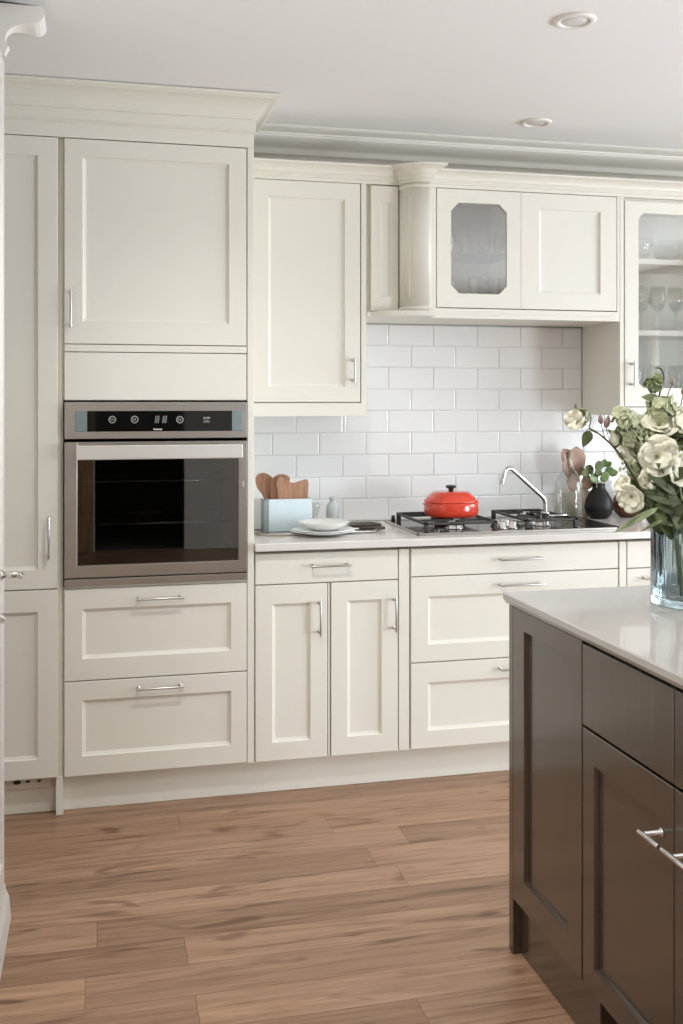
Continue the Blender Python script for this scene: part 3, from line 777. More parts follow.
GR = [(1.168, 1.455, 3.585, 3.955, ((1.317, 3.68), (1.317, 3.86))), (1.575, 1.790, 3.600, 3.955, ((1.682, 3.70), (1.682, 3.86)))]
for x0_, x1_, y0_, y1_, cr in GR:
    support(x0_, x1_, y0_, y1_, cr).build('pan_support', IRON, t)
    for (cx, cy), r in zip(cr, (.036, .046)): burner(t, cx, cy, r)
for x, y in ((1.490, 3.63), (1.535, 3.63), (1.490, 3.70), (1.535, 3.70)):
    m = MB().lathe([(0, 0), (.019, 0), (.019, .004), (.0155, .006), (.0145, .024), (.012, .026), (0, .026)], (x, y, HZ + .0002), 24)
    m.build('knob', CHROME, t)
m = MB().lathe([(0, 0), (.008, 0), (.007, .022), (0, .023)], (1.160, 3.972, HZ), 14).build('rear_stud', IRON, t)

# red casserole
def sup(u, n): c, s_ = math.cos(u), math.sin(u); return math.copysign(abs(c) ** n, c), math.copysign(abs(s_) ** n, s_)
PZ = HZ + .0365
px, py = 1.335, 3.77
t = thing('casserole', 'red enamelled casserole with black lid knob on the gas hob', 'pot', (px, py, PZ))
def superlathe(prof, n=48, a=.104, b=.092, e=.80):
    m = MB(); rings = []
    vs = []; fs = []
    for r, z in prof:
        if r < 1e-5: rings.append([len(vs)]); vs.append((px, py, PZ + z)); continue
        rings.append(list(range(len(vs), len(vs) + n)))
        for i in range(n):
            c, s_ = sup(2 * PI * i / n, e); vs.append((px + c * a * r, py + s_ * b * r, PZ + z))
    for A, B in zip(rings, rings[1:]):
        for i in range(n):
            j = (i + 1) % n
            if len(A) == 1: fs.append((A[0], B[i], B[j]))
            elif len(B) == 1: fs.append((A[i], A[j], B[0]))
            else: fs.append((A[i], A[j], B[j], B[i]))
    return m.add(vs, fs, True)
superlathe([(0, 0), (.86, 0), (.93, .003), (.985, .014), (1.0, .03), (.99, .050), (.975, .056), (.955, .056), (.965, .03), (.84, .008), (0, .007)]).build('pot_body', RED, t)
lid = superlathe([(0, .0565), (.985, .0565), (1.0, .0585), (.985, .063), (.84, .079), (.68, .0935), (.62, .0965), (.40, .0975), (0, .0985)]).build('lid', RED, t)
MB().lathe([(0, .0985), (.010, .0985), (.009, .104), (.013, .108), (.020, .112), (.021, .117), (.017, .120), (0, .121)], (px, py, PZ), 24).build('knob', BLACKP, lid)
for s_ in (-1, 1):
    m = MB(); x = px + s_ * .101
    m.tube([(x - s_ * .004, py - .020, PZ + .047), (x + s_ * .004, py - .016, PZ + .049), (x + s_ * .006, py, PZ + .050), (x + s_ * .004, py + .016, PZ + .049), (x - s_ * .004, py + .020, PZ + .047)], .0045, 10, sub=4)
    m.build('pot_handle', RED, t)

# swivel tap
fx, fy = 1.690, 3.680
t = thing('tap', 'chrome swivel tap with a long angled spout beside the gas hob', 'tap', (fx, fy, HZ))
m = MB().lathe([(0, 0), (.024, 0), (.024, .004), (.017, .007), (.015, .010), (.015, .044), (.017, .046), (.017, .052), (.013, .056), (0, .056)], (fx, fy, HZ + .0002), 28)
m.build('tap_base', TAPM, t)
sp = [(fx, fy, HZ + .05), (fx, fy, HZ + .088), (fx - .004, fy - .001, HZ + .100), (fx - .014, fy - .003, HZ + .113), (fx - .080, fy - .012, HZ + .168), (fx - .140, fy - .022, HZ + .217), (fx - .153, fy - .024, HZ + .2255), (fx - .168, fy - .026, HZ + .225), (fx - .177, fy - .027, HZ + .215), (fx - .188, fy - .028, HZ + .186), (fx - .192, fy - .028, HZ + .166)]
MB().tube(sp, [.0085] * 9 + [.0095, .0098], 14, sub=5).build('spout', TAPM, t)
m = MB().tube([(fx + .012, fy, HZ + .036), (fx + .05, fy - .006, HZ + .038), (fx + .085, fy - .012, HZ + .041)], [.007, .0055, .0065], 12)
m.build('lever', TAPM, t)

# clear carafe
def hollow(prof_out, wall, base):
    """outer profile (r,z) from foot to rim turned into a closed glass wall"""
    inner = [(max(r - wall, .0008), z) for r, z in prof_out if z > base]
    return [(0, prof_out[0][1])] + prof_out + [(prof_out[-1][0] - wall * .5, prof_out[-1][1] + wall * .4)] + inner[::-1] + [(0, base)]
cxy = (1.868, 3.845)
pr = [(.052, 0), (.058, .004), (.060, .02), (.060, .12), (.056, .15), (.044, .178), (.027, .200), (.0185, .216), (.0165, .235), (.0165, .262), (.020, .275)]
t = tag(MB().lathe(hollow(pr, .0028, .010), (*cxy, HZ + .0003), 40).build('carafe', CLEAR), 'clear glass carafe with a slim neck beside the tap', 'carafe')

# ------------------------------------------------------------------ dark vase with sprigs, sand vase, copper pots
bx_, by_ = 2.035, 3.905
t = thing('bud_vase', 'small matt black teardrop vase on the worktop beside the carafe', 'vase', (bx_, by_, WT))
vp = [(.034, 0), (.038, .002), (.050, .018), (.0585, .040), (.0590, .055), (.053, .080), (.040, .105), (.030, .120), (.0255, .130), (.0250, .138), (.0275, .145)]
MB().lathe(hollow(vp, .004, .008), (bx_, by_, WT + .0003), 40).build('vase_body', CLAYB, t)

def frame_from(n, up=Vector((0, 0, 1))):
    n = Vector(n).normalized()
    if abs(n.dot(up)) > .95: up = Vector((0, 1, 0))
    x = up.cross(n).normalized(); y = n.cross(x)
    return Matrix((x, y, n)).transposed()

def leaf(m, base, tip, width, droop=.15, fold=.25, side=(0, 0, 1), round_=1.):
    base = Vector(base); tip = Vector(tip); d = tip - base; L = d.length; d.normalize()
    s = d.cross(Vector(side))
    if s.length < .1: s = d.cross(Vector((1, 0, 0)))
    s.normalize(); up = s.cross(d).normalized()
    def fn(u, v):
        if round_ > 1.2: w = width * .5 * math.sqrt(max(0, 1 - (2 * min(1, u ** .85 * .97 + .03) - 1) ** 2))
        else: w = width * .5 * (math.sin(PI * min(1, u ** .75 * .98 + .02)) ** .85) * (1 - .15 * u)
        k = (v - .5) * 2
        p = base + d * (L * u) + s * (w * k) + up * (abs(k) * w * fold - droop * L * u * u + .02 * L * math.sin(9 * u + 2 * k))
        return p[:]
    m.surf(fn, 8, 4)

def bloom(m, c, n, size, petals=5, layers=2, open_=.55, rnd=None):
    rnd = rnd or random.Random(1)
    M = frame_from(n); c = Vector(c)
    for ly in range(layers):
        for k in range(petals):
            R = size * (1 - .26 * ly) * rnd.uniform(.82, 1.18); op = open_ + .42 * ly + rnd.uniform(-.22, .22)
            a0 = 2 * PI * (k + .5 * ly) / petals + rnd.uniform(-.22, .22); wv = rnd.uniform(.9, 1.25); ph = rnd.uniform(0, 6); tw = rnd.uniform(-.3, .3)
            ca, sa = math.cos(a0), math.sin(a0)
            def fn(u, v):
                k_ = (v - .5) * 2
                w = R * .60 * wv * (math.sin(PI * min(1, .06 + .74 * u)) ** .75)
                edge = abs(k_) ** 1.5 * u
                rad = R * u * math.cos(op * (1 - .35 * u)) * (1 - .10 * k_ * k_ * u)
                z = R * u * math.sin(op * (1 - .5 * u)) + R * (.09 * math.sin(5.5 * k_ + ph) * u * u + .05 * math.sin(9 * u + 4 * k_ + ph) * u) + .14 * R * edge + tw * R * .4 * k_ * u
                x, y = rad, w * k_
                return (c + M @ Vector((x * ca - y * sa, x * sa + y * ca, z)))[:]
            m.surf(fn, 6, 6)

def heart(m, c, n, r, cnt=7, rnd=None):
    rnd = rnd or random.Random(2); M = frame_from(n); c = Vector(c)
    for k in range(cnt):
        a = 2 * PI * k / cnt; q = c + M @ Vector((r * .5 * math.cos(a), r * .5 * math.sin(a), r * rnd.uniform(.5, 1.1)))
        m.tube([c, q], [r * .12, r * .16], 5)
        m.lathe([(0, -r * .2), (r * .2, 0), (0, r * .2)], q, 6)

def bud(m, base, d, L, w):
    d = Vector(d).normalized()
    M = frame_from(d).to_4x4()
    m.lathe([(0, 0), (w * .35, L * .08), (w * .5, L * .4), (w * .36, L * .75), (w * .1, L), (0, L)], base, 9, M)

def floret_cluster(m, c, R, cnt, size, rnd, squash=(1, 1, 1)):
    for k in range(cnt):
        d = Vector((rnd.gauss(0, 1), rnd.gauss(0, 1), rnd.gauss(0, 1) + .3)).normalized()
        q = Vector(c) + Vector((d.x * squash[0], d.y * squash[1], d.z * squash[2])) * R * rnd.uniform(.7, 1.05)
        bloom(m, q, d + Vector((0, -.3, .1)), size * rnd.uniform(.8, 1.2), 4, 1, .35, rnd)

# green sprig of round leaves in the black vase
rs = random.Random(5)
t = thing('succulent_sprig', 'fleshy round-leaved green sprig in the black teardrop vase', 'plant', (bx_, by_, WT + .02))
VZ = WT + .145
MB().tube([(bx_, by_, WT + .02), (bx_ - .005, by_, VZ), (bx_ - .012, by_ - .005, VZ + .05)], .003, 7, sub=3).tube([(bx_ + .004, by_, WT + .02), (bx_ + .012, by_, VZ), (bx_ + .03, by_ - .004, VZ + .055)], .0025, 7, sub=3).tube([(bx_ + .004, by_, WT + .02), (bx_ - .014, by_, VZ), (bx_ - .045, by_ - .006, VZ + .06)], .0025, 7, sub=3).build('stem', LEAFP, t)
for k, (dx, dz, dy, r, ax, az) in enumerate([(-.010, .075, -.012, .034, -.2, 1), (.020, .085, 0, .026, .3, 1), (.040, .055, -.01, .028, 1, .35), (-.045, .060, 0, .034, -1, .4), (.012, .030, -.02, .034, .2, .9), (.062, .045, 0, .028, 1, .1), (-.070, .045, -.012, .030, -1, -.1), (-.035, .025, -.02, .034, -.8, .3), (.046, .080, .01, .022, .9, .7), (-.018, .05, -.022, .03, -.4, .8)]):
    m = MB(); n_ = math.hypot(ax, az); b = Vector((bx_ + dx - ax / n_ * r * .6, by_ + dy, VZ + dz - az / n_ * r * .6)); e = Vector((bx_ + dx + ax / n_ * r * .7, by_ + dy - .012, VZ + dz + az / n_ * r * .7))
    leaf(m, b, e, r * 1.2, .05, .15, (rs.uniform(-.25, .25), -1, .25), 1.3)
    m.build('leaf', SUCC if k % 3 else LEAFG, t, solid=.002)
# pale stalks
m = MB()
for a, b in ((-.018, -.034), (.006, .004), (.016, .024)): m.tube([(bx_ + a * .5, by_ - .012, WT + .03), (bx_ + a, by_ - .016, VZ), (bx_ + b, by_ - .02, VZ + .04)], .0032, 7, sub=3)
tag(m.build('pale_stalks', PETALW), 'cut cream stalks standing in the mouth of the black teardrop vase', 'stalks')

sx_, sy_ = 1.985, 3.978
t = thing('sand_vase', 'rounded sand-coloured vase half hidden behind the black teardrop vase', 'vase', (sx_, sy_, WT))
MB().lathe(hollow([(.030, 0), (.036, .003), (.050, .03), (.056, .06), (.050, .095), (.034, .118), (.026, .126), (.027, .132)], .004, .008), (sx_, sy_, WT + .0003), 36).build('vase_body', SANDC, t)
t = thing('dried_leaf_sprig', 'dusty pink dried oval leaves in the sand vase by the carafe', 'plant', (sx_, sy_, WT + .02))
MB().tube([(sx_, sy_, WT + .02), (sx_ - .004, sy_, WT + .132), (sx_ - .02, sy_ - .03, WT + .19)], .003, 7, sub=3).tube([(sx_, sy_, WT + .02), (sx_ - .008, sy_ - .004, WT + .132), (sx_ - .045, sy_ - .02, WT + .20)], .003, 7, sub=3).build('stem', STEMB, t)
for dx, dz, dy, tx, tz, w in ((-.035, .19, -.03, -.040, .300, .088), (-.035, .17, -.03, -.095, .245, .075), (-.02, .150, -.035, -.085, .150, .080), (-.012, .15, -.04, .035, .150, .06), (-.04, .20, -.02, -.095, .29, .065), (-.03, .18, -.04, -.02, .215, .05)):
    m = MB(); leaf(m, (sx_ + dx, sy_ + dy, WT + dz), (sx_ + tx, sy_ + dy - .02, WT + tz), w, .05, .12, (.1, -1, .1), 1.3); m.build('leaf', DUSTY, t, solid=.0015)

t = thing('copper_pot', 'round copper-glazed pot on the worktop behind the white blooms', 'pot', (2.185, 3.93, WT))
MB().lathe(hollow([(.034, 0), (.040, .002), (.060, .022), (.068, .048), (.062, .078), (.046, .102), (.036, .112), (.038, .126), (.046, .138)], .004, .008), (2.185, 3.93, WT + .0003), 36).build('pot_body', COPPER, t)
t = thing('copper_pot', 'smaller squat copper-glazed pot next to the round copper pot', 'pot', (2.305, 3.90, WT))
MB().lathe(hollow([(.026, 0), (.030, .002), (.046, .018), (.050, .036), (.044, .056), (.034, .066), (.036, .072)], .004, .008), (2.305, 3.90, WT + .0003), 32).build('pot_body', COPPER, t)

# ------------------------------------------------------------------ things on the worktop beside the oven
# tray
ty_ = [(.560, 3.70), (.60, 3.655), (1.00, 3.665), (1.085, 3.90), (1.06, 3.955), (.575, 3.955)]
t = thing('metal_tray', 'thin grey metal tray lying on the worktop beneath the blue tin', 'tray', (.8, 3.8, WT))
MB().prism(ty_, 'z', WT + .0003, WT + .003).build('tray_base', pbr('dull_metal', (.42, .39, .36), .25, metal=.8, noise=.06), t)
m = MB(); q = ty_ + [ty_[0], ty_[1]]
m.tube([(x, y, WT + .0062) for x, y in q[:-1]], .0032, 8)
m.build('rolled_rim', STEEL, t)
TZ = WT + .0033
# pale blue tin
t = thing('storage_tin', 'pale blue open rectangular tin full of wooden boards', 'tin', (.705, 3.80, TZ))
def open_box(x0, x1, y0, y1, z0, z1, w):
    m = MB(); m.box(x0, x1, y0, y0 + w, z0, z1, .001); m.box(x0, x1, y1 - w, y1, z0, z1, .001); m.box(x0, x0 + w, y0 + w, y1 - w, z0, z1, .001); m.box(x1 - w, x1, y0 + w, y1 - w, z0, z1, .001); m.box(x0 + w, x1 - w, y0 + w, y1 - w, z0, z0 + w, 0)
    return m
b_ = open_box(.618, .782, 3.765, 3.835, TZ, TZ + .120, .003)
b_.build('tin_body', BLUEB, t)
MB().box(.600, .6178, 3.763, 3.837, TZ, TZ + .1175, .0008).build('slate_side', SLATEB, t)
def paddle(name, label, outline, y, tilt, mat, th=.008):
    m = MB(); n = len(outline)
    zb = min(p[1] for p in outline)
    fr_ = [(x, y + (z - zb) * tilt, z) for x, z in outline]; bk = [(x, y + th + (z - zb) * tilt, z) for x, z in outline]
    m.add(fr_ + bk, [tuple(range(n)), tuple(range(2 * n - 1, n - 1, -1))] + [(i, (i + 1) % n, (i + 1) % n + n, i + n) for i in range(n)])
    return tag(m.build(name, mat), label, 'wooden board', 'wooden boards in the blue tin')
def smooth2(pts, sub=5):
    P = [Vector((x, z, 0)) for x, z in pts]; n = len(P); q = []
    for i in range(n):
        p0, p1, p2, p3 = P[i - 1], P[i], P[(i + 1) % n], P[(i + 2) % n]
        for k in range(sub):
            t_ = k / sub; v = .5 * ((2 * p1) + (p2 - p0) * t_ + (2 * p0 - 5 * p1 + 4 * p2 - p3) * t_ ** 2 + (3 * p1 - p0 - 3 * p2 + p3) * t_ ** 3); q.append((v.x, v.y))
    return q
zt = TZ + .108
z0_ = TZ + .0035
paddle('serving_board', 'wavy-topped light wooden board standing foremost in the blue tin', smooth2([(.668, z0_ + .004), (.758, z0_ + .004), (.770, zt + .020), (.772, zt + .078), (.745, zt + .078), (.715, zt + .070), (.690, zt + .082), (.664, zt + .090), (.650, zt + .070), (.656, zt + .030)]), 3.772, .10, WOODL)
paddle('serving_board', 'narrow brown wooden board peeking out between the two others in the blue tin', smooth2([(.640, z0_ + .004), (.690, z0_ + .004), (.700, zt + .050), (.705, zt + .088), (.678, zt + .102), (.650, zt + .095), (.632, zt + .075), (.632, zt + .03)]), 3.792, .10, WOODU)
paddle('serving_spoon', 'round-ended wooden spoon blade leaning at the oven end of the blue tin', smooth2([(.638, z0_ + .004), (.662, z0_ + .004), (.666, zt + .010), (.656, zt + .050), (.644, zt + .085), (.618, zt + .105), (.592, zt + .104), (.578, zt + .085), (.584, zt + .050), (.608, zt + .012)]), 3.812, .08, WOODU)
MB_ = MB().box(.566, .604, 3.842, 3.862, TZ, TZ + .118, .002)
tag(MB_.build('recipe_book', CERAM), 'slim white book standing upright behind the blue tin', 'book')

# pale bottle and glass beaker
t = thing('ceramic_bottle', 'pale grey ceramic bottle with a short neck beside the blue tin', 'bottle', (.899, 3.93, TZ))
MB().lathe([(0, 0), (.022, 0), (.0255, .003), (.026, .02), (.026, .066), (.023, .078), (.013, .088), (.0115, .096), (.0145, .099), (.0145, .107), (.011, .109), (.009, .102), (0, .100)], (.899, 3.93, TZ + .0003), 30).build('bottle_body', CELADON, t)
tag(MB().lathe(hollow([(.024, 0), (.027, .003), (.021, .02), (.016, .034), (.021, .05), (.027, .072), (.027, .088)], .0022, .004), (.822, 3.93, TZ + .0003), 30).build('glass_beaker', CLEAR), 'small waisted clear glass beaker between the blue tin and the pale bottle', 'glass')
# cutlery on the tray
for i, (x, y, a, ln, lab) in enumerate(((.935, 3.80, .10, .13, 'dark handled knife lying on the metal tray, farther from the plates'), (.955, 3.73, -.05, .10, 'dark handled fork lying on the metal tray, close to the plates'))):
    t = thing('table_knife' if i == 0 else 'table_fork', lab, 'cutlery', (x, y, TZ))
    ca, sa = math.cos(a), math.sin(a)
    m = MB().tube([(x, y, TZ + .0075), (x + ca * ln * .5, y + sa * ln * .5, TZ + .0075), (x + ca * ln, y + sa * ln, TZ + .007)], [.0052, .0068, .006], 10)
    m.build('handle', pbr('dark_wood_handle', (.06, .04, .03), .5, noise=.3), t)
    m = MB()
    if i == 0: m.prism([(x, y - .005), (x - .07, y - .016), (x - .085, y - .008), (x - .07, y + .004), (x, y + .005)], 'z', TZ + .006, TZ + .0075)
    else:
        m.prism([(x, y - .003), (x - .03, y - .010), (x - .03, y + .010), (x, y + .003)], 'z', TZ + .006, TZ + .0075)
        for k in range(4): m.box(x - .065, x - .029, y - .0095 + k * .0052, y - .0065 + k * .0052, TZ + .006, TZ + .0075, 0)
    m.build('blade', STEELH, t)
# plates
pxy = (.800, 3.652)
def plate_prof(r, h): return [(0, .002), (r * .50, .002), (r * .55, 0), (r * .60, .001), (r * .62, .004), (r * .98, h - .003), (r, h - .001), (r * .99, h), (r * .66, .008), (r * .55, .006), (0, .0055)]
PZ0 = TZ + .0035
def plate(name, lab, r, h, z, cat):
    return tag(MB().lathe([(a, b) for a, b in plate_prof(r, h)], (pxy[0], pxy[1], z), 56).build(name, CERAM), lab, cat, 'stacked white crockery')
plate('dinner_plate', 'white dinner plate at the bottom of the small stack on the worktop', .119, .014, TZ + .003, 'plate')
plate('dinner_plate', 'white plate sandwiched between the bottom plate and the shallow bowl', .113, .012, TZ + .0095, 'plate')
bw = [(0, .002), (.042, .002), (.045, 0), (.049, .001), (.058, .005), (.080, .017), (.0935, .029), (.095, .0302), (.093, .031), (.077, .020), (.055, .008), (0, .006)]
tag(MB().lathe(bw, (pxy[0] + .004, pxy[1], TZ + .0165), 56).build('serving_bowl', CERAM), 'shallow white bowl on top of the small plate stack', 'bowl', 'stacked white crockery')

# ------------------------------------------------------------------ glasses in the glazed cabinets
def tumbler(r, h): return hollow([(r * .80, 0), (r * .86, .002), (r, h * .5), (r * 1.02, h)], .0016, .005)
def wine(r, h): return [(0, 0), (r * .8, 0), (r * .8, .002), (r * .12, .006), (r * .10, h * .42), (r * .5, h * .48), (r * .95, h * .62), (r, h * .74), (r * .86, h), (r * .80, h), (r * .93, h * .74), (r * .88, h * .63), (r * .42, h * .50), (0, h * .47)]
def flute(r, h): return hollow([(r * .7, 0), (r * .75, .002), (r * .82, h * .3), (r, h * .8), (r, h)], .0014, .008)
ORD = ['first', 'second', 'third', 'fourth', 'fifth', 'sixth', 'seventh', 'eighth', 'ninth', 'tenth']
def row(name, kind_label, where, prof, pts, z, grp):
    proto = MB().lathe(prof, (0, 0, 0), 20).build(name, CLEAR)
    for i, (x, y) in enumerate(pts):
        o = proto if i == 0 else proto.copy()
        if i: COL.objects.link(o)
        o.location = (x, y, z); tag(o, '%s %s, %s from the oven side' % (kind_label, where, ORD[i]), 'glass', grp)
row('tumbler', 'clear tumbler', 'on the glass shelf of the canopy cabinet', tumbler(.026, .095), [(1.335, 3.80), (1.390, 3.80), (1.475, 3.79), (1.51, 3.86), (1.545, 3.79), (1.575, 3.87)], 1.9553, 'tumblers on the glass shelf')
row('flute_glass', 'tall clear glass', 'on the floor of the canopy cabinet', flute(.026, .150), [(1.335, 3.79), (1.400, 3.83), (1.445, 3.79), (1.495, 3.84), (1.52, 3.78), (1.560, 3.80)], 1.713, 'tall glasses on the cabinet floor')
row('wine_glass', 'clear wine glass', 'on the middle level of the display cabinet', wine(.034, .185), [(2.15, 3.80), (2.205, 3.86), (2.245, 3.80), (2.285, 3.87), (2.325, 3.80), (2.37, 3.86)], 1.6622, 'wine glasses on the middle shelf')
row('flute_glass', 'straight clear glass', 'on the floor of the display cabinet', flute(.030, .170), [(2.135, 3.79), (2.185, 3.86), (2.225, 3.79), (2.27, 3.84), (2.32, 3.79), (2.37, 3.86)], 1.3508, 'straight glasses on the display cabinet floor')
for i, (x, y, r, lab) in enumerate(((2.165, 3.82, .062, 'clear glass bowl on the top shelf of the display cabinet, oven side'), (2.315, 3.84, .066, 'wider clear glass bowl on the top shelf of the display cabinet'))):
    tag(MB().lathe(hollow([(r * .45, 0), (r * .5, .002), (r * .75, .02), (r * .96, .055), (r, .085)], .002, .006), (x, y, 1.9523), 32).build('glass_bowl', CLEAR), lab, 'bowl')

# ------------------------------------------------------------------ the glass vase and its flowers on the island
vx, vy = 1.376, 2.165
VB = IZ + .0003
t = thing('flower_vase', 'bluish seeded glass cylinder vase standing on the island top', 'vase', (vx, vy, VB))
MB().lathe([(0, 0), (.096, 0), (.1005, .004), (.1005, .020), (.1000, .10), (.1000, .182), (.0975, .185), (.0950, .182), (.0950, .024), (.085, .017), (0, .016)], (vx, vy, VB), 64).build('glass_wall', VASEG, t)
TH = math.radians(13.385)
RV = Vector((math.cos(TH), -math.sin(TH), 0)); BV = Vector((math.sin(TH), math.cos(TH), 0))
VO = Vector((vx, vy, VB))
def L(r, u, b=0.): return VO + RV * r + BV * b + Vector((0, 0, u))
def flower_stem(name, label, path, grp, rad=.0026, mat=STEMB):
    t = thing(name, label, 'flower', L(*path[0]), grp)
    MB().tube([L(*p) for p in path], [rad] * (len(path) - 1) + [rad * .55], 7, sub=4).build('stem', mat, t)
    return t
def add_blooms(t, specs, seed=1):
    for i, (p, n, s_) in enumerate(specs):
        rnd = random.Random(seed * 10 + i)
        nn = RV * n[0] + BV * n[2] + Vector((0, 0, n[1]))
        m = MB(); bloom(m, L(*p), nn, s_ * rnd.uniform(.95, 1.1), 5, 2, .5, rnd); f = m.build('bloom', PETALW, t, solid=.0006)
        m = MB(); heart(m, L(*p), nn, s_ * .20, 7, rnd); m.build('heart', PETALY, f)
def add_leaves(t, specs, mat=LEAFG):
    for (a, b, w) in specs:
        m = MB(); leaf(m, L(*a), L(*b), w, .12, .22, BV * -1 + Vector((0, 0, .5))); m.build('leaf', mat, t, solid=.0006)
def add_buds(t, specs, mat=PETALG):
    for p, d, l, w in specs:
        m = MB(); bud(m, L(*p), RV * d[0] + BV * d[2] + Vector((0, 0, d[1])), l, w); m.build('bud', mat, t)
def add_cluster(t, p, R, cnt, s_, seed, mat=PETALG, sq=(1, 1, 1)):
    m = MB(); floret_cluster(m, L(*p), R, cnt, s_, random.Random(seed), sq); m.build('floret_cluster', mat, t, solid=.0005)
def px_(u, v, b=0.):
    k = (2.4247 + b) / 1021.7
    return ((u - 341.5) * k - .8374, 1.372 - (v - 401.6) * k - VB, b)
G = 'flower stems in the glass vase'
def base(r, b): return (r, .020, b)
# 1 the long arching branch reaching over the black vase
t = flower_stem('flowering_branch', 'long arching branch reaching over the black vase with a bloom at its tip', [base(-.01, .01), (-.07, .20, .0), px_(642, 490, -.02), px_(620, 455, -.03), px_(603, 437, -.035), px_(589, 428, -.035)], G)
MB().tube([L(*p) for p in (px_(589, 428, -.035), px_(591, 418, -.035), px_(587, 411, -.035), px_(581, 409, -.035))], .0012, 6, sub=4).tube([L(*p) for p in (px_(606, 440, -.035), px_(603, 432, -.035), px_(601, 424, -.035))], .001, 6, sub=3).tube([L(*p) for p in (px_(610, 444, -.035), px_(608, 436, -.035), px_(606, 428, -.035))], .001, 6, sub=3).tube([L(*p) for p in (px_(596, 433, -.033), px_(588, 429, -.033), px_(586, 434, -.033))], .001, 6, sub=3).build('tendril', STEMB, t)
add_cluster(t, px_(580, 417, -.035), .017, 14, .012, 3, PETALG)
m = MB(); bloom(m, L(*px_(575, 420, -.04)), RV * -.6 - BV + Vector((0, 0, .1)), .022, 7, 1, .4, random.Random(4)); m.build('bloom', PETALW, t, solid=.0006)
add_leaves(t, [(px_(590, 431, -.03), px_(583, 447, -.035), .026), (px_(614, 449, -.03), px_(622, 420, -.03), .026)], LEAFG)
add_buds(t, [(px_(601, 424, -.035), (-.1, 1, 0), .022, .012), (px_(606, 428, -.035), (.2, 1, 0), .030, .015), (px_(576, 409, -.035), (-.1, 1, 0), .014, .007)], MAUVE)
# 2 second fine branch
t = flower_stem('flowering_branch', 'fine branch with pale buds rising between the arching branch and the curly tip', [base(.0, -.02), (-.055, .2, -.02), px_(645, 470, -.03), px_(630, 440, -.03), px_(624, 415, -.03)], G)
add_cluster(t, px_(623, 420, -.03), .022, 18, .017, 8, PETALG)
add_cluster(t, px_(631, 436, -.03), .020, 12, .016, 9, PETALG)
add_buds(t, [(px_(616, 446, -.03), (-.3, 1, 0), .036, .022)], PETALW)
add_leaves(t, [(px_(622, 445, -.03), px_(608, 428, -.03), .02)], LEAFP)
# 3 curly tip stem
t = flower_stem('flowering_branch', 'tall upright branch ending in a curled tip in front of the display cabinet', [base(.01, .02), (-.04, .2, .01), px_(668, 500, 0), px_(664, 440, 0), px_(659, 405, 0), px_(661, 388, 0), px_(664, 378, 0), px_(661, 369, 0), px_(655, 368, 0)], G, .0022)
add_leaves(t, [(px_(660, 400, 0), px_(642, 396, -.01), .026), (px_(662, 390, 0), px_(648, 380, 0), .030), (px_(662, 385, 0), px_(655, 370, .01), .02)], LEAFP)
add_cluster(t, px_(655, 385, 0), .016, 10, .014, 12, LEAFP)
add_cluster(t, px_(662, 410, 0), .026, 22, .018, 13, PETALG)
add_buds(t, [(px_(650, 408, 0), (-.6, 1, 0), .02, .011), (px_(669, 402, 0), (.5, 1, 0), .02, .011)], PETALG)
# 4.. big white blooms
big = [
 ('large open white bloom facing the room at the centre of the bouquet', [base(-.02, -.03), (-.05, .19, -.05), px_(664, 500, -.08), px_(658, 462, -.085)], [(px_(657, 457, -.09), (-.25, .25, -1), .044)]),
 ('white bloom hanging low above the copper pots', [base(-.03, .0), (-.075, .19, -.03), px_(648, 505, -.06), px_(634, 497, -.07)], [(px_(632, 496, -.075), (-.7, -.25, -.8), .034), (px_(624, 486, -.06), (-.8, .3, -.6), .026)]),
 ('white bloom turned upwards above the large central bloom', [base(.0, .03), (-.03, .2, .02), px_(668, 470, 0), px_(660, 428, 0)], [(px_(659, 427, -.01), (-.2, .8, -.8), .040)]),
 ('pale bloom on the outer side of the bouquet above the arching branch', [base(-.03, .02), (-.07, .2, .02), px_(650, 490, .0), px_(634, 455, .0)], [(px_(632, 450, -.01), (-.6, .3, -.8), .036)]),
 ('white bloom cut by the photo edge beside the central bloom', [base(.02, -.03), (.0, .2, -.04), px_(682, 500, -.07), px_(680, 466, -.08)], [(px_(680, 470, -.08), (.3, .2, -1), .042)]),
 ('white bloom high at the photo edge', [base(.03, .01), (.01, .2, .0), px_(690, 480, .0), px_(686, 425, .0)], [(px_(684, 424, -.01), (.1, .5, -1), .040)]),
 ('small white bloom near the rim of the glass vase', [base(-.04, -.03), (-.065, .19, -.06), px_(664, 515, -.085)], [(px_(650, 480, -.07), (-.4, .1, -1), .030)]),
 ('white bloom beyond the photo edge on the far flank of the bouquet', [base(.05, .0), (.06, .2, .0), px_(715, 500, .0), px_(722, 455, .0)], [(px_(722, 452, -.01), (.6, .4, -.6), .042), (px_(706, 440, .03), (.3, .8, -.4), .036)]),
]
for i, (lab, path, bl) in enumerate(big):
    t = flower_stem('white_flower', lab, path, G, .003, LEAFP)
    add_blooms(t, bl, i + 2)
    p = path[-2]
    add_leaves(t, [((p[0], p[1] - .03, p[2]), (p[0] - .05, p[1] + .03, p[2] - .02), .034), ((p[0], p[1], p[2]), (p[0] + .045, p[1] + .05, p[2] + .01), .03)], LEAFG if i % 2 else LEAFD)
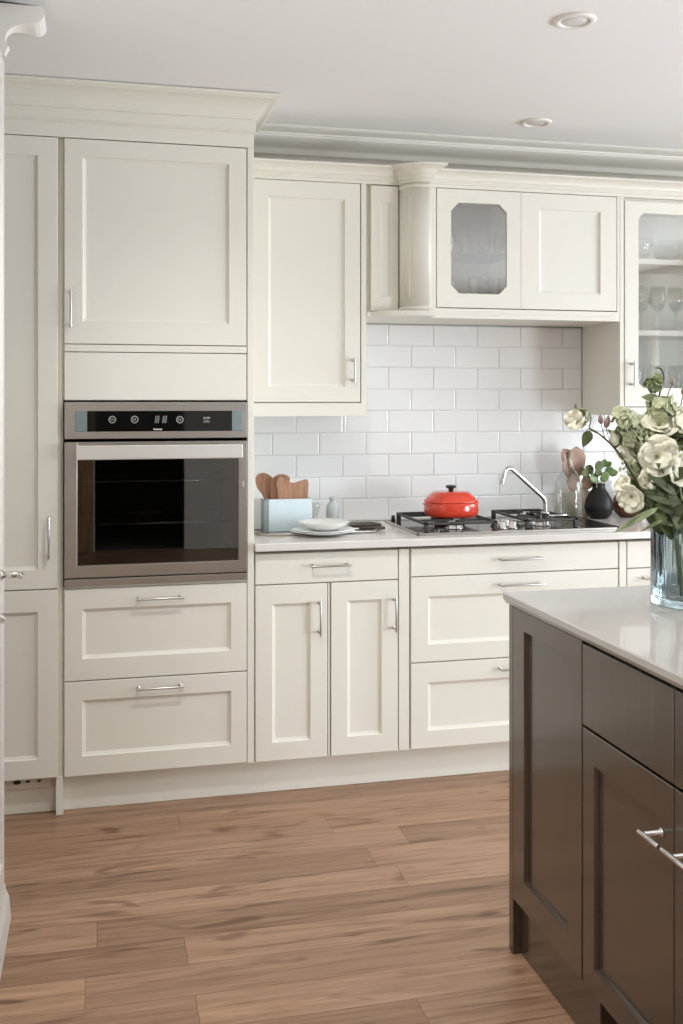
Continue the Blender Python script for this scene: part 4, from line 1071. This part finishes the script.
# green filler stems
t = flower_stem('green_sprig', 'pale green filler flowers massed above the rim of the glass vase', [base(.0, .0), (-.03, .2, .0), px_(655, 470, .02), px_(645, 440, .03)], G)
for i, (u, v, b, r, n) in enumerate(((645, 440, .03, .034, 34), (668, 420, .04, .030, 28), (640, 470, .03, .030, 26), (672, 450, .03, .036, 34), (690, 445, .03, .036, 30), (650, 425, .03, .026, 22))):
    add_cluster(t, px_(u, v, b), r, n, .017, 30 + i, PETALG)
t = flower_stem('green_sprig', 'broad drooping leaf stem hanging over the rim of the glass vase', [base(-.05, -.05), (-.07, .185, -.065), px_(655, 515, -.10)], G, .0025, LEAFG)
add_leaves(t, [(px_(658, 508, -.10), px_(614, 531, -.12), .017), (px_(662, 520, -.10), px_(641, 531, -.11), .009)], LEAFP)
add_leaves(t, [(px_(664, 525, -.09), px_(650, 488, -.09), .036)], LEAFG)
t = flower_stem('green_sprig', 'upright dark green leaf stem in the middle of the bouquet', [base(.0, .04), (-.01, .2, .03), px_(672, 480, .02), px_(674, 440, .02)], G, .0026, LEAFG)
add_leaves(t, [(px_(668, 520, -.02), px_(654, 478, -.03), .040), (px_(672, 500, -.03), px_(662, 462, -.05), .036), (px_(676, 520, -.05), px_(690, 480, -.06), .042), (px_(670, 530, -.06), px_(676, 490, -.08), .040), (px_(674, 455, 0), px_(690, 438, -.02), .034), (px_(672, 460, .02), px_(654, 500, .0), .036), (px_(676, 450, .02), px_(682, 408, .0), .03)], LEAFG)
add_leaves(t, [(px_(684, 535, -.06), px_(672, 508, -.10), .036), (px_(664, 535, -.04), px_(640, 500, -.02), .034), (px_(690, 520, -.04), px_(700, 470, -.06), .044), (px_(690, 500, 0), px_(718, 470, 0), .04)], LEAFD)
t = flower_stem('green_sprig', 'twiggy brown stem with mauve buds behind the white blooms', [base(.03, .03), (.01, .2, .03), px_(670, 470, .05), px_(678, 420, .05), px_(683, 395, .05)], G, .0018)
MB().tube([L(*p) for p in (px_(678, 420, .05), px_(668, 398, .05), px_(672, 385, .05))], .0012, 6, sub=4).tube([L(*p) for p in (px_(672, 455, .05), px_(662, 440, .0), px_(655, 420, .0))], .0012, 6, sub=4).build('twig', STEMB, t)
add_buds(t, [(px_(683, 395, .05), (.1, 1, 0), .022, .012), (px_(672, 385, .05), (.1, 1, 0), .02, .011), (px_(652, 470, -.03), (.3, 1, -.3), .03, .018), (px_(655, 480, -.03), (-.3, 1, -.3), .03, .018)], MAUVE)
add_leaves(t, [(px_(690, 420, .05), px_(676, 406, .03), .026)], LEAFP)
t = flower_stem('green_sprig', 'olive leafy sprig filling the side of the bouquet towards the arching branch', [base(-.03, .02), (-.05, .2, .0), px_(662, 500, .0), px_(650, 460, -.02), px_(640, 430, -.02)], G, .002, LEAFG)
rl = random.Random(11)
add_leaves(t, [(px_(662 - k * 3, 505 - k * 9, -.02), px_(662 - k * 3 + rl.choice((-1, 1)) * rl.uniform(10, 20), 505 - k * 9 - rl.uniform(0, 18), -.02 + rl.uniform(-.05, .03)), rl.uniform(.016, .026)) for k in range(9)], LEAFG)
t = flower_stem('green_sprig', 'leafy sprig spreading over the rim of the glass vase below the central bloom', [base(.01, -.03), (-.02, .19, -.05), px_(672, 505, -.09), px_(668, 485, -.10)], G, .002, LEAFG)
add_leaves(t, [(px_(670 + rl.uniform(-6, 10), 525 - k * 5, -.09), px_(670 + rl.uniform(-28, 26), 515 - k * 6 - rl.uniform(-10, 16), -.10 + rl.uniform(-.03, .05)), rl.uniform(.018, .034)) for k in range(12)], LEAFD)
t = flower_stem('green_sprig', 'airy sprig of tiny cream buds between the white blooms', [base(.02, .02), (-.01, .2, .0), px_(655, 470, -.03), px_(640, 445, -.04), px_(628, 432, -.04)], G, .0014, LEAFP)
bm_ = MB()
for k in range(46):
    q = px_(rl.uniform(618, 668), rl.uniform(425, 478), rl.uniform(-.07, .03)); bud(bm_, L(*q), Vector((rl.uniform(-.5, .5), rl.uniform(-.5, .2), 1)), rl.uniform(.010, .017), rl.uniform(.006, .010))
    if k % 2: bm_.tube([L(*q), L(q[0] + .02, q[1] - .03, q[2] + .01)], .0008, 5)
bm_.build('bud_spray', PETALG, t)
# more stems inside the vase
for i, (r, b, r2, b2) in enumerate(((.045, -.045, .02, -.05), (.06, .02, .035, .03), (.02, -.06, .0, -.06), (.0, -.05, -.02, -.06), (.035, -.06, .015, -.07), (-.02, -.02, .01, -.05), (.07, -.03, .04, -.04))):
    t = flower_stem('green_sprig', ('plain green stalk in the vase, %s of seven without a bloom' % ORD[i]), [base(r, b), ((r + r2) / 2, .10, (b + b2) / 2), (r2, .21, b2), (r2 - .01, .27, b2)], G, .0038, LEAFD)
    add_leaves(t, [((r2, .20, b2), (r2 - .03, .29, b2 - .02), .038), ((r, .10, b), (r2 + .01, .17, b2), .03)], LEAFD)

# ------------------------------------------------------------------ daylight, added aisle fill, camera
def area(name, loc, rot, sx, sy, watts, col):
    l = bpy.data.lights.new(name, 'AREA'); l.shape = 'RECTANGLE'; l.size = sx; l.size_y = sy; l.energy = watts; l.color = col
    o = bpy.data.objects.new(name, l); COL.objects.link(o); o.location = loc; o.rotation_euler = rot; return o
DAY = (.945, 1.02, 1.105)
area('daylight_glazed_door', (XR + .25, .05, .70), (0, PI / 2, 0), 1.2, 1.85, 176, DAY)
area('daylight_window', (XR + .25, 2.4, 1.6), (0, PI / 2, 0), 1.25, 1.75, 74, DAY)
def spot(x, y, watts):  # added lamps without fittings, brightening the aisle and lower cabinets
    l = bpy.data.lights.new('aisle_fill_spot', 'SPOT'); l.energy = watts; l.spot_size = 2.6; l.spot_blend = .8; l.shadow_soft_size = .05; l.color = (1, .99, .97)
    o = bpy.data.objects.new('aisle_fill_spot', l); COL.objects.link(o); o.location = (x, y, CZ - .02)
for x, y, p in ((.50, 2.25, 54), (.35, 1.2, 20), (.35, .2, 7)): spot(x, y, p)
w = bpy.data.worlds.new('daylight'); sc.world = w; w.use_nodes = True
bg = w.node_tree.nodes['Background']; bg.inputs[0].default_value = (.97, 1.0, 1.04, 1); bg.inputs[1].default_value = 0.55

cam = bpy.data.cameras.new('camera'); co = bpy.data.objects.new('camera', cam); COL.objects.link(co)
co.location = (0, 0, 1.372); co.rotation_euler = (PI / 2, 0, -TH)
cam.sensor_fit = 'HORIZONTAL'; cam.sensor_width = 36; cam.lens = 1021.7 / 683 * 36
cam.shift_y = -(512 - 401.6) / 683; cam.clip_start = .05
sc.camera = co
sc.view_settings.view_transform = 'Standard'; sc.view_settings.look = 'None'
sc.view_settings.exposure = 0.14; sc.view_settings.gamma = 1.0; sc.view_settings.use_curve_mapping = False
sc.cycles.use_denoising = True
sc.cycles.max_bounces = 14; sc.cycles.diffuse_bounces = 6; sc.cycles.glossy_bounces = 6; sc.cycles.transmission_bounces = 10; sc.cycles.transparent_max_bounces = 24
sc.cycles.caustics_reflective = False; sc.cycles.sample_clamp_indirect = 6.0
